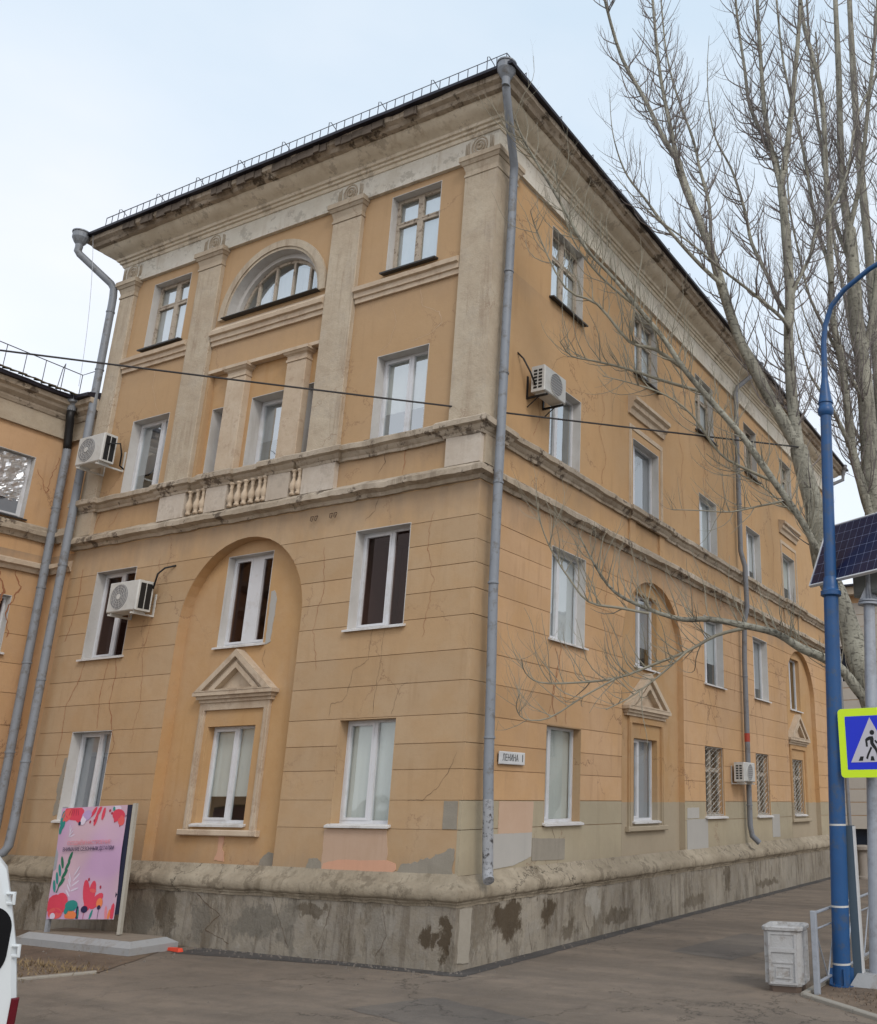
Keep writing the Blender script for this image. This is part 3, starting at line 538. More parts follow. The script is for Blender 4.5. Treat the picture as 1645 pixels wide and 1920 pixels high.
def free(z, s0, s1, openings, niches):
    bl = [(a, b) for a, b, z0, z1 in openings if z0 < z < z1]
    for c, zs, r, zb in niches:
        if z <= zb: continue
        if z < zs: bl.append((c-r, c+r))
        elif z < zs+r: h = math.sqrt(max(0, r*r-(z-zs)**2)); bl.append((c-h, c+h))
    bl.sort(); out = []; cur = s0
    for a, b in bl:
        if a > cur: out.append((cur, a))
        cur = max(cur, b)
    if cur < s1: out.append((cur, s1))
    return out
def courses(F, s0, s1, joints, openings, niches, matf, parent, d0=-.03, d1=0.0, gap=.0072, drop=lambda i: False, skip_joint=()):
    for i in range(len(joints)-1):
        g_ = gap*random.uniform(.45, 1.0); a, b = joints[i]+g_, joints[i+1]-g_
        if i == 0: a -= g_
        if i == len(joints)-2: b += g_
        zs = {a, b}
        for o in openings:
            for q in o[2:4]:
                if a < q < b: zs.add(q)
        for c, zsp, r, zb in niches:
            if a < zsp < b: zs.add(zsp)
            if a < zsp+r < b: zs.add(zsp+r)
            k = 8
            for j in range(1, k):
                q = a+(b-a)*j/k
                if zsp < q < zsp+r: zs.add(q)
        zs = sorted(zs); segs = []
        for lo, hi in zip(zs, zs[1:]):
            e = (hi-lo)*.001; L1 = free(lo+e, s0, s1, openings, niches); L2 = free(hi-e, s0, s1, openings, niches)
            if len(L1) != len(L2): L2 = L1 if len(L1) < len(L2) else L2; L1 = L2
            new = [[lo, hi, p, q, None] for p, q in zip(L1, L2)]
            for s in new:
                for t in segs:
                    if abs(t[1]-lo) < 1e-6 and min(t[3][1], s[2][1]) > max(t[3][0], s[2][0])+1e-4:
                        s[4] = t[4] if s[4] is None else s[4]
                        if s[4] != t[4]:
                            old = t[4]
                            for u in segs:
                                if u[4] == old: u[4] = s[4]
                if s[4] is None: s[4] = object()
            segs += new
        groups = {}
        for s in segs: groups.setdefault(id(s[4]), []).append(s)
        for g in groups.values():
            mb = MB(F)
            for lo, hi, (pa, pb), (qa, qb), _ in g:
                c = .004
                mb.add([(pa, lo, d0), (pb, lo, d0), (qb, hi, d0), (qa, hi, d0), (pa, lo, d1), (pb, lo, d1), (qb, hi, d1), (qa, hi, d1)],
                       [(4, 5, 6, 7), (0, 4, 7, 3), (5, 1, 2, 6), (7, 6, 2, 3), (0, 1, 5, 4)])
            mb.build('wall_course', matf(joints[i], (g[0][2][0]+g[0][2][1])/2), parent)

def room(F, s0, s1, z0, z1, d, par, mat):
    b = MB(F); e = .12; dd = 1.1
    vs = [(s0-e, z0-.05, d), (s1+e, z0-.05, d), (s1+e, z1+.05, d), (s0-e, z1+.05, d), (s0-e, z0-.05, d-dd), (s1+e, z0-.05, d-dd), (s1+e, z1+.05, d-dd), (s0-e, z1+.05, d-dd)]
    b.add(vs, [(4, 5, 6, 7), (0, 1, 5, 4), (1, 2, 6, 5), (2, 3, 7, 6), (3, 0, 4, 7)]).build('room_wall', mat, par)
def window(F, s0, s1, z0, z1, db=0.0, rec=.2, style='pvc', gl='glass', rm='room', blind=None, mull=.5, sill='sill', reveal='white_trim', parent=None, grille=False, wide=0, sill_out=.07, transom=.66, label=None):
    par = parent or B
    d = db-rec; f = MB(F); W = s1-s0; fr = .055
    fm = M['pvc'] if style == 'pvc' else M['wood']
    f.box(s0, s1, z1-fr, z1, d-.06, d).box(s0, s1, z0, z0+fr, d-.06, d).box(s0, s0+fr, z0+fr, z1-fr, d-.06, d).box(s1-fr, s1, z0+fr, z1-fr, d-.06, d)
    m0 = s0+W*mull; mw = .035+wide
    f.box(m0-mw, m0+mw, z0+fr, z1-fr, d-.06, d+.004)
    panes = [(s0+fr, m0-mw), (m0+mw, s1-fr)]
    zt = z0+(z1-z0)*transom; cells = []
    for a, b in panes:
        if style == 'wood':
            f.box(a, b, zt-.02, zt+.02, d-.055, d-.004); cells += [(a, b, z0+fr, zt-.02), (a, b, zt+.02, z1-fr)]
        else: cells.append((a, b, z0+fr, z1-fr))
    sh = .04 if style == 'pvc' else .032
    for k, (a, b, c, e) in enumerate(cells):
        if style == 'pvc' and k == 1 and not wide: continue
        if style == 'pvc': o_ = .012
        else: o_ = .006
        f.box(a, b, e-sh, e, d-.05, d+o_).box(a, b, c, c+sh, d-.05, d+o_).box(a, a+sh, c+sh, e-sh, d-.05, d+o_).box(b-sh, b, c+sh, e-sh, d-.05, d+o_)
    w = f.build('window', fm, par)
    if label: w['label'] = label
    for a, b, c, e in cells:
        MB(F).add([(a, c, d-.03), (b, c, d-.03), (b, e, d-.03), (a, e, d-.03)], [(0, 1, 2, 3)]).build('pane', M[gl], w)
    rb = MB(F); t = .012; e = .002
    rb.box(s0, s0+t, z0, z1, d, db+e).box(s1-t, s1, z0, z1, d, db+e).box(s0+t, s1-t, z1-t, z1, d, db+e)
    rb.build('reveal', M[reveal], w)
    if sill:
        o = .05; sb = MB(F)
        sb.add([(s0-o, z0-.035, db), (s1+o, z0-.035, db), (s1+o, z0+.0, db), (s0-o, z0, db), (s0-o, z0-.055, db+sill_out), (s1+o, z0-.055, db+sill_out), (s1+o, z0-.022, db+sill_out), (s0-o, z0-.022, db+sill_out)],
               [(4, 5, 6, 7), (1, 0, 3, 2), (0, 4, 7, 3), (5, 1, 2, 6), (7, 6, 2, 3), (0, 1, 5, 4)])
        sb.box(s0+t, s1-t, z0-.02, z0+.004, d, db)
        sb.build('sill', M[sill], w)
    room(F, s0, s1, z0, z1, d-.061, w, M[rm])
    if blind:
        mt, zb = blind; zz = z0+(z1-z0)*zb
        bl = MB(F); n = 14; vs = []; fs = []
        for i in range(n+1):
            s = s0+.02+(W-.04)*i/n; w_ = .006*math.sin(i*2.1+s0*3)
            vs += [(s, zz, d-.085+w_), (s, z1-.03, d-.085+w_*.4)]
            if i: fs.append((2*i-2, 2*i, 2*i+1, 2*i-1))
        bl.add(vs, fs).build('blind', M[mt], w)
    if grille:
        g = MB(F); gd = db-.04; nx = 4; nz = 9
        g.box(s0+.01, s0+.03, z0+.02, z1-.02, gd-.01, gd).box(s1-.03, s1-.01, z0+.02, z1-.02, gd-.01, gd).box(s0+.03, s1-.03, z0+.02, z0+.04, gd-.01, gd).box(s0+.03, s1-.03, z1-.04, z1-.02, gd-.01, gd)
        for k in range(1, nx):
            for sg in (1, -1):
                s = s0+W*k/nx; pts = [(s+sg*math.sin(j*math.pi/2)*W/nx*.5, z0+.03+(z1-z0-.06)*j/24, gd+.004*sg) for j in range(25)]
                g.tube(pts, .009, 4)
        g.build('window_grille', M['grille'], w)
    return w

def opening(s0, s1, z0, z1): return rect(s0, s1, z0, z1)
def niche(F, c, zs, r, zb, dep, holes, parent, mat='niche'):
    pts = [(c-r, zb)]+[(c+r, zb)]+arc(c, zs, r, 0, 180, 24)
    b = MB(F); q = [(c-r-.05, zb), (c+r+.05, zb), (c+r+.05, zs+r+.05), (c-r-.05, zs+r+.05)]
    b.plate(q, [opening(*h) for h in holes], -dep-.3, -dep); b.build('niche_wall', M[mat], parent)
    b = MB(F); line = [(c-r+.003, zb)]+[(s, z) for s, z in reversed(arc(c, zs, r-.003, 0, 180, 24))]+[(c+r-.003, zb)]
    vs = [(s, z, .002) for s, z in line]+[(s, z, -dep) for s, z in line]; n = len(line)
    b.add(vs, [(i, i+1, i+1+n, i+n) for i in range(n-1)]); o = b.build('niche_reveal', M[mat], parent)

# ---- openings
NF = (-5.28, 5.42, 1.60, 1.2)                                   # front niche
N2, N5 = (6.75, 5.43, 1.55, 1.2), (17.75, 5.43, 1.55, 1.2)
F1 = [(-9.48, -8.28, 1.93, 3.56), (-2.54, -1.34, 1.93, 3.55)]
F2 = [(-9.64, -8.38, 5.0, 6.80), (-2.58, -1.36, 5.05, 6.79)]
F3 = [(-9.36, -8.18, 8.46, 10.15), (-2.48, -1.27, 8.48, 10.16)]
F4 = [(-9.48, -8.24, 11.90, 13.58), (-2.49, -1.27, 11.93, 13.66)]
FN1, FN2 = (-5.93, -4.70, 1.90, 3.57), (-5.99, -4.79, 5.02, 6.76)
S1 = [(2.34, 3.56, 1.93, 3.56), (9.53, 10.78, 1.95, 3.58), (13.16, 14.28, 1.93, 3.57)]
S2 = [(2.35, 3.62, 5.08, 6.80), (9.64, 10.93, 5.08, 6.78), (13.28, 14.52, 5.07, 6.80)]
S3 = [(2.12, 3.30, 8.47, 10.06), (5.66, 7.02, 8.46, 10.14), (9.50, 10.72, 8.38, 10.0), (13.06, 14.30, 8.40, 10.05), (16.5, 17.8, 8.40, 10.05)]
S4 = [(2.0, 3.28, 11.84, 13.5), (5.72, 6.98, 11.80, 13.48), (9.38, 10.66, 11.74, 13.4), (13.15, 14.3, 11.76, 13.4), (16.68, 17.9, 11.85, 13.4)]
SN2 = [(6.0, 7.16, 1.90, 3.56), (6.06, 7.17, 5.06, 6.68)]
SN5 = [(16.9, 18.06, 1.92, 3.56), (17.0, 18.15, 5.08, 6.72)]

def nhole(n): c, zs, r, zb = n; return [(c-r, zb), (c+r, zb)]+arc(c, zs, r, 0, 180, 24)
def nhole2(n): c, zs, r, zb = n; return [(c-r, zb-.3)]+[(c+r, zb-.3)]+arc(c, zs, r, 0, 180, 24)
# ---- lower walls: a backing that shows in the joints, and one proud piece of plaster per course
MB(FR).plate(rect(XL, -.03, 1.1, 7.42), [opening(*o) for o in F1+F2]+[nhole(NF)], -.32, -.018).build('wall', M['groove'], B)
MB(SD).plate(rect(.32, YL, 1.1, 7.42), [opening(*o) for o in S1+S2]+[nhole(N2), nhole(N5)], -.32, -.018).build('wall', M['groove'], B)
courses(FR, XL, -.031, JO, F1+F2, [NF], lambda z, s: M['ochre'], B)
courses(SD, .62, YL, JO, S1+S2, [N2, N5], lambda z, s: M['grey_side'] if z < 2.2 else M['ochre_side'], B)
courses(SD, 0, .612, JO, [], [], lambda z, s: M['grey_side'] if z < 2.2 else M['ochre'], B, d1=.03, gap=.006)
niche(FR, *NF, .22, [FN1, FN2], B); niche(SD, *N2, .14, SN2, B, 'niche_side'); niche(SD, *N5, .14, SN5, B, 'niche_side')

# ---- upper walls
ARC_C, ARC_Z = -5.52, 12.0
lun = [(ARC_C-1.3, ARC_Z), (ARC_C+1.3, ARC_Z)]+arc(ARC_C, ARC_Z, 1.3, 0, 180, 28)[1:-1]
MB(FR).plate(rect(XL, 0, 7.42, 13.9), [opening(*o) for o in F3+F4]+[rect(-7.08, -4.0, 8.47, 10.80), lun], -.3, 0).build('wall', M['ochre_up'], B)
MB(SD).plate(rect(.3, YL, 7.42, 13.9), [opening(*o) for o in S3+S4], -.3, 0).build('wall', M['ochre_up_side'], B)
slits = [(-7.0, -6.64, 8.5, 10.02), (-5.86, -4.93, 8.48, 10.06), (-4.36, -4.06, 8.5, 10.05)]
MB(FR).plate(rect(-7.12, -3.96, 8.43, 10.84), [opening(*o) for o in slits], -.42, -.12).build('recess_panel', M['niche'], B)
# closing walls of the block
MB(FR).box(XL, XL+.3, -.1, 14.9, -6.5, -.33).box(XL+.3, -.3, -.1, 14.9, -YL, -YL+.3).build('wall', M['ochre_up'], B)

# ---- base
plinth_path = [(XL-.1, .6), (XL, 0), (0, 0), (0, YL), (-3, YL)]
pp = [(0, -.2), (.13, -.2), (.13, .1), (.13, .3), (.13, .5), (.13, .7), (.13, .86), (0, .86)]
autosmooth(MB().sweep(plinth_path, pp, .12, .006, 3).build('plinth', M['plinth'], B), 40)
tp = [(0, .83), (.145, .83), (.15, .87), (.172, .875), (.176, .90), (.205, .915), (.222, .95), (.224, 1.0), (.215, 1.05), (.19, 1.09), (.14, 1.125), (.09, 1.15), (.05, 1.21), (0, 1.27)]
autosmooth(MB().sweep(plinth_path, tp, .05, .017, 9).build('base_moulding', M['trim_dirty'] if False else M['trim'], B), 50)
bpy.data.objects['base_moulding'].data.materials[0] = plaster('base_moulding_plaster', (.30, .255, .19), (.37, .32, .245), (.17, .14, .10), mott=1, streak=.8, bump=1.0, spot=.6, spotcol=(.13, .105, .075), craze=.9, crazecol=(.05, .04, .03))

# ---- ledges (pedestals break them forward)
def jog_path(jogs_f, jogs_s, e=.06):
    P = [(XL, 1.2)]; first = True; cur = XL
    if jogs_f and jogs_f[0][0] <= XL+.01: P.append((XL-0, -e)); 
    else: P.append((XL, 0))
    for a, b in jogs_f:
        if a > XL+.01: P += [(a, 0), (a, -e)]
        if b < -.01: P += [(b, -e), (b, 0)]
        else: P += [(e, -e)]
    if not (jogs_f and jogs_f[-1][1] >= -.01): P.append((0, 0))
    for a, b in jogs_s:
        if a > .01: P += [(0, a), (e, a)]
        P += [(e, b), (0, b)]
    P.append((0, YL)); P.append((-1.5, YL))
    return P
JF = [(XL, -10.0), (-7.92, -7.12), (-6.55, -5.93), (-4.87, -4.26), (-3.98, -3.14), (-.68, 0)]
JS = [(0, .6), (5.42, 7.26), (16.3, 18.1)]
low = [(0, 7.36), (.05, 7.36), (.08, 7.42), (.17, 7.455), (.19, 7.46), (.19, 7.55), (.17, 7.57), (.05, 7.66), (0, 7.68)]
up = [(0, 8.15), (.05, 8.15), (.06, 8.2), (.10, 8.235), (.12, 8.28), (.18, 8.31), (.18, 8.40), (.15, 8.43), (0, 8.475)]
autosmooth(MB().sweep([(XL, 1.2), (XL, 0), (0, 0), (0, YL), (-1.5, YL)], low, .09, .020, 1).build('ledge', M['trim_dirty'], B), 30)
autosmooth(MB().sweep(jog_path(JF, JS), up, .09, .016, 5).build('ledge', M['trim_dirty'], B), 30)
# pedestals between the ledges
for a, b in JF:
    MB(FR).box(a+(.02 if a > XL else 0), b-.02 if b < 0 else .06, 7.64, 8.17, .001, .10).build('pedestal', M['pedestal'] if a > -9 else M['trim'], B)
MB(SD).box(-.001, .55, 7.64, 8.17, .001, .10).build('pedestal', M['trim'], B)
for a, b in JS[1:]:
    for q in (a, b-.32): MB(SD).box(q+.02, q+.30, 7.64, 8.17, .001, .05).build('pedestal', M['ochre_up_side'], B)
# balustrade
MB(FR).box(-7.12, -3.98, 7.64, 8.17, -.10, .004).build('baluster_panel', M['trim'], B)
bal_prof = [(.055, 0), (.055, .05), (.035, .06), (.05, .10), (.072, .16), (.066, .22), (.036, .30), (.028, .36), (.04, .40), (.03, .42), (.045, .46), (.055, .47), (.055, .50)]
bal = MB().lathe((0, 0, 0), bal_prof, 10).build('baluster', M['trim_warm'], B, smooth=True)
spots = [-7.0, -6.78, -6.62]+[-5.83, -5.64, -5.45, -5.26, -5.07, -4.93]+[-4.18, -4.04]
for i, s in enumerate(spots):
    o = bal if i == 0 else bal.copy()
    if i: COL.objects.link(o)
    o.location = (s, -.075, 7.66); o.parent = B

# ---- pilasters
def frust(b, s0, s1, z0, d0, t0, t1, z1, d1, back=0):
    b.add([(s0, z0, back), (s1, z0, back), (t1, z1, back), (t0, z1, back), (s0, z0, d0), (s1, z0, d0), (t1, z1, d1), (t0, z1, d1)],
          [(4, 5, 6, 7), (1, 0, 3, 2), (0, 4, 7, 3), (5, 1, 2, 6), (7, 6, 2, 3), (0, 1, 5, 4)])
def pilaster(F, s0, s1, z0, z1, d=.1, hc=.42, fl=.10, mat='trim', back=0.001, le=True, re=True):
    p = MB(F).cbox(s0, s1, z0, z1-hc, back, d, .012).build('pilaster', M[mat], B)
    b = MB(F); l = 1 if le else 0; r = 1 if re else 0
    def ring(za, zb, e0, e1): frust(b, s0-e0*l, s1+e0*r, za, d+e0, s0-e1*l, s1+e1*r, zb, d+e1, back)
    ring(z1-hc, z1-hc+.05, .015, .015); ring(z1-hc+.05, z1-hc+.12, .0, .0)
    ring(z1-hc+.12, z1-hc*.42, .0, fl*.35); ring(z1-hc*.42, z1-hc*.26, fl*.5, fl*.85); ring(z1-hc*.26, z1-.0, fl, fl)
    b.build('capital', M[mat], p)
    return p
for a, b in ((XL, -10.05), (-7.88, -7.16), (-3.94, -3.18)):
    pilaster(FR, a, b, 8.46, 13.84, mat='trim')
cpl = MB().box(-.64, .10, 8.46, 13.42, -.55, .10).build('pilaster', M['trim'], B)
cpath = [(-.64, .02), (-.64, -.10), (.10, -.10), (.10, .55), (.0, .55)]
MB().sweep(cpath, [(-.04, 13.42), (.015, 13.42), (.015, 13.47), (0, 13.475), (0, 13.54), (.012, 13.58), (.035, 13.66), (.05, 13.665), (.085, 13.73), (.10, 13.735), (.10, 13.835), (-.04, 13.84)], .4).build('capital', M['trim'], cpl)
for a, b in ((-6.5, -5.97), (-4.82, -4.30)):
    pilaster(FR, a, b, 8.46, 10.80, d=.03, hc=.26, fl=.09, mat='trim_warm', back=-.12)
MB(FR).box(-7.12, -3.97, 10.785, 10.86, -.11, .03).build('panel_ledge', M['trim_warm'], B)

# ---- sill bands at the fourth floor
for a, b, m_ in ((-10.03, -7.89, 0), (-7.14, -3.95, .13), (-3.16, -.66, 0)):
    z0 = 11.42; bp = [(0, z0), (.05, z0), (.055, z0+.09), (.09, z0+.10), (.095, z0+.20), (.15, z0+.215), (.16, z0+.30), (.12, z0+.33), (0, z0+.36+m_)]
    autosmooth(MB().sweep([(a, 0), (b, 0)], bp, .12, .005, a).build('sill_band', M['trim_warm'], B), 25)

# ---- lunette
def annulus(c, z, r0, r1, n=30): return arc(c, z, r1, 0, 180, n)+list(reversed(arc(c, z, r0, 0, 180, n)))
MB(FR).plate(annulus(ARC_C, ARC_Z-.0, 1.36, 1.52), [], .001, .07).plate(annulus(ARC_C, ARC_Z, 1.30, 1.359), [], .001, .045).build('archivolt', M['trim'], B)
def soffit(r, d0, d1, mat, name='lunette_reveal'):
    line = arc(ARC_C, ARC_Z, r, 0, 180, 30); n = len(line)
    MB(FR).add([(s, z, d0) for s, z in line]+[(s, z, d1) for s, z in line], [(i, i+1, i+1+n, i+n) for i in range(n-1)]).build(name, mat, B)
soffit(1.297, -.17, .046, M['white_trim'])
MB(FR).plate(annulus(ARC_C, ARC_Z, 1.2, 1.32), [], -.30, -.15).build('lunette_reveal', M['white_trim'], B)
b = MB(FR); d = -.24; b.plate(annulus(ARC_C, ARC_Z, 1.13, 1.197), [], d-.06, d); b.box(ARC_C-1.13, ARC_C+1.13, ARC_Z, ARC_Z+.06, d-.06, d)
mu = [-.74, -.26, .26, .74]
for q in mu: b.box(ARC_C+q-.028, ARC_C+q+.028, ARC_Z+.06, ARC_Z+math.sqrt(1.14**2-q*q)-.005, d-.058, d+.004)
lw_ = b.build('window', M['wood'], B, label='half-round window of five lights with worn wooden bars')
ed = [-1.12]+mu+[1.12]
for a, c in zip(ed, ed[1:]):
    a += .028; c -= .028; k = 6
    top = [(ARC_C+c-(c-a)*i/k, ARC_Z+math.sqrt(max(.0004, 1.13**2-(c-(c-a)*i/k)**2))) for i in range(k+1)]
    q_ = [(ARC_C+a, ARC_Z+.06), (ARC_C+c, ARC_Z+.06)]+top; MB(FR).add([(s, z, d-.03) for s, z in q_], [tuple(range(len(q_)))]).build('pane', M['glass_sky'], lw_)
room(FR, ARC_C-1.15, ARC_C+1.15, ARC_Z, ARC_Z+1.15, -.31, lw_, M['room'])
b = MB(FR); vs = []; fs = []
for i in range(25):
    s = -1.05+2.1*i/24; zt = ARC_Z+math.sqrt(1.1**2-s*s)
    vs += [(ARC_C+s, ARC_Z+.02, -.40+.02*math.sin(i*2.3)), (ARC_C+s, zt, -.40+.012*math.sin(i*2.3))]
    if i and i % 7: fs.append((2*i-2, 2*i, 2*i+1, 2*i-1))
b.add(vs, fs).build('curtain', M['curtain'], lw_)
MB(FR).box(ARC_C-1.36, ARC_C+1.36, ARC_Z-.002, ARC_Z+.012, -.25, .13).build('sill', M['dark_sill'], lw_)

# ---- frieze, cornice, roof
EV = [(XL, 6.2), (XL, 0), (0, 0), (0, YL), (-6, YL)]
autosmooth(MB().sweep(EV, [(0, 13.80), (.075, 13.80), (.08, 14.30), (0, 14.31)], .3, .002, 2).build('frieze', M['frieze'], B), 30)
autosmooth(MB().sweep(EV, [(0, 14.29), (.10, 14.29), (.12, 14.33), (.12, 14.36), (.16, 14.37), (.17, 14.42), (.21, 14.43), (.23, 14.48), (.26, 14.50), (.33, 14.53), (.42, 14.58), (.50, 14.66), (.51, 14.69), (0, 14.69)], .25, .004, 4).build('cornice', M['cornice'], B), 28)
autosmooth(MB().sweep(EV, [(0, 14.685), (.56, 14.685), (.60, 14.70), (.64, 14.76), (.72, 14.80), (.73, 14.90), (0, 14.92)], .10, .018, 6).build('fascia', M['fascia'], B), 28)
MB().sweep(EV, [(-.2, 14.88), (.80, 14.905), (.83, 14.90), (.83, 14.965), (-3.0, 16.3), (-3.0, 14.88)], .6, .008, 8).build('roof', M['roof'], B)
# broken blocks that show where the fascia plaster fell off
rb = []
for (a, c) in ((-9.9, -9.5), (-9.3, -8.9), (-8.75, -7.7), (-7.0, -6.4), (-6.2, -5.5), (-5.2, -3.7), (-3.45, -2.2), (-1.7, -1.4)):
    s = a
    while s < c:
        w_ = random.uniform(.14, .30); z0 = 14.70+random.uniform(-.01, .04)
        MB(FR).box(s, min(c, s+w_-.012), z0, 14.885, .70, .735+random.uniform(0, .025)).build('brick', simple('exposed_brick', (.12, .095, .075), rough=1, var=.4, bump=.6, dark=(.07, .055, .04), damt=.7) if not rb else rb[0], B)
        if not rb: rb.append(bpy.data.materials['exposed_brick'])
        s += w_
# carved roundels over the pilasters
def roundel(F, s, z, d):
    b = MB(F)
    for r, t in ((.20, .018), (.13, .022), (.055, .03)):
        b.tube([(s+r*math.cos(a*math.pi/10)*.86, z+r*math.sin(a*math.pi/10), d) for a in range(21)], t, 6, cap=False)
    for sg in (-1, 1):
        for k in range(3): b.tube([(s+sg*(.24+.035*k), z-.17+.02*k, d), (s+sg*(.25+.035*k), z, d+.004), (s+sg*(.24+.035*k), z+.17-.02*k, d)], .012, 5)
    b.build('carved_roundel', M['trim'], B, smooth=True)
for s in (-10.28, -7.52, -3.56, -.36): roundel(FR, s, 14.06, .078)

# ---- snow guard
def snow_guard(par, path, zb, zt, step=.2):
    """path in plan; rails with a post every step"""
    g = None; P = [Vector((q[0], q[1])) for q in path]
    b = MB(); b.tube([(q[0], q[1], zt) for q in path], .011, 5, True); b.tube([(q[0], q[1], zb+.06) for q in path], .009, 5, True)
    rail = b.build('snow_guard', M['rail'], par)
    proto = MB().box(-.006, .006, 0, zt-zb, -.006, .006).build('guard_post', M['rail'], rail); used = False
    brace = MB().tube([(0, 0, 0), (0, zt-zb+.1, .0), (.02, zt-zb+.12, -.03), (.05, zt-zb+.02, -.16), (.07, -.02, -.3)], .009, 5).build('guard_brace', M['rail'], rail); ub = False; cnt = 0
    for a, c in zip(P, P[1:]):
        L_ = (c-a).length; k = int(L_/step)
        for i in range(k+1):
            q = a.lerp(c, i/k); o = proto
            if used: o = proto.copy(); COL.objects.link(o)
            used = True; o.location = (q.x, q.y, zb); cnt += 1
            if cnt % 6 == 3:
                o = brace
                if ub: o = brace.copy(); COL.objects.link(o)
                ub = True; o.location = (q.x, q.y, zb); o.rotation_euler = (0, 0, math.atan2(c.y-a.y, c.x-a.x))
    return rail
snow_guard(B, [(-11.1, -.45), (.42, -.45), (.42, 21.5)], 15.08, 15.60, .22)

# ---- window surrounds and pediments
def surround(F, s0, s1, z0, z1, db, bar=.13, th=.05, mat='trim_warm', foot=True):
    b = MB(F); b.box(s0, s0+bar, z0, z1-bar, db, db+th).box(s1-bar, s1, z0, z1-bar, db, db+th).box(s0, s1, z1-bar, z1, db, db+th)
    b.box(s0+bar*.3, s0+bar*.7, z0+.01, z1-bar, db+th, db+th+.015).box(s1-bar*.7, s1-bar*.3, z0+.01, z1-bar, db+th, db+th+.015)
    b.build('window_surround', M[mat], B)
    if foot: MB(F).cbox(s0-.09, s1+.09, z0-.10, z0, db, db+.10, .015).build('surround_foot', M[mat], B)
def pediment(F, c, h, z0, H, db, mat='trim_warm'):
    b = MB(F)
    b.box(c-h+.05, c+h-.05, z0-.17, z0-.11, db, db+.08).box(c-h+.02, c+h-.02, z0-.11, z0-.05, db, db+.13).box(c-h-.04, c+h+.04, z0-.05, z0+.02, db, db+.18)
    def tri(k, o=0): return [(c-h*k, z0+.021+o), (c+h*k, z0+.021+o), (c, z0+.021+o+H*k)]
    b.plate(tri(1), [tri(.80, .02)], db, db+.19); b.plate(tri(.80, .02), [tri(.66, .03)], db, db+.11); b.plate(tri(.66, .03), [tri(.50, .04)], db, db+.15); b.plate(tri(.50, .04), [], db, db+.02)
    b.build('pediment', M[mat], B)
surround(FR, -6.15, -4.38, 1.80, 3.98, -.22); pediment(FR, -5.24, .97, 4.15, .74, -.22)
surround(SD, 5.72, 7.42, 1.80, 3.98, -.14, mat='niche_side'); pediment(SD, 6.50, 1.0, 4.15, .76, -.14)
surround(SD, 16.64, 18.32, 1.80, 3.98, -.14, mat='niche_side'); pediment(SD, 17.40, 1.0, 4.15, .76, -.14)
for s0, s1 in ((5.46, 7.22), (16.3, 18.0)):
    surround(SD, s0, s1, 8.47, 10.44, 0, bar=.11, th=.02, mat='trim_warm', foot=False)
    autosmooth(MB().sweep([(0, s0-.06), (0, s1+.06)], [(0, 10.66), (.05, 10.66), (.08, 10.78), (.14, 10.82), (.15, 10.92), (.22, 10.96), (.22, 11.04), (0, 11.10)], .2, .006, s0).build('window_hood', M['trim_warm'], B), 25)

# ---- windows, front
L1 = dict(rm='room', blind=('blind', .0))
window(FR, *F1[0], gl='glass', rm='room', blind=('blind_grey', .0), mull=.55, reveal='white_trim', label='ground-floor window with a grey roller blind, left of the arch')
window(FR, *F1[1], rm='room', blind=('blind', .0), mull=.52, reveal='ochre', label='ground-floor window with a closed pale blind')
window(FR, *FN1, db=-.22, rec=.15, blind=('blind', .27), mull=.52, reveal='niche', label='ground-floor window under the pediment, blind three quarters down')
window(FR, *F2[0], gl='glass_brown_refl', rm='room_brown', mull=.5, label='first-floor window half hidden by the air conditioner')
window(FR, *FN2, db=-.22, rec=.15, gl='glass_brown_refl', rm='room_brown', wide=.10, mull=.53, label='first-floor window in the arch with a broad white centre post')
window(FR, *F2[1], gl='glass_brown_refl', rm='room_brown', mull=.56, label='first-floor window with a brown reflection painted into its panes, right of the arch')
window(FR, *F3[0], gl='glass_sky', mull=.66, blind=('blind_grey', .3), sill=None, label='second-floor window in the left bay with an insect screen')
window(FR, *F3[1], gl='glass_sky', mull=.56, blind=('blind', .35), sill='dark_sill', sill_out=.1, label='second-floor window in the right bay that mirrors the sky')
window(FR, *slits[1], db=-.12, rec=.26, gl='glass_sky', mull=.97, blind=('blind_grey', .45), sill='dark_sill', sill_out=.06, label='second-floor window between the two small pilasters')
for s in (slits[0], slits[2]): window(FR, *s, db=-.12, rec=.26, gl='glass_sky', mull=.98, sill=None, label='narrow side light beside a small pilaster')
window(FR, *F4[0], style='wood', gl='glass_sky', rec=.16, mull=.52, blind=('curtain', .0), sill='dark_sill', sill_out=.12, label='top-floor wooden window in the left bay')
window(FR, *F4[1], style='wood', gl='glass_sky', rec=.16, mull=.5, blind=('curtain', .0), sill='dark_sill', sill_out=.12, label='top-floor wooden window in the right bay')
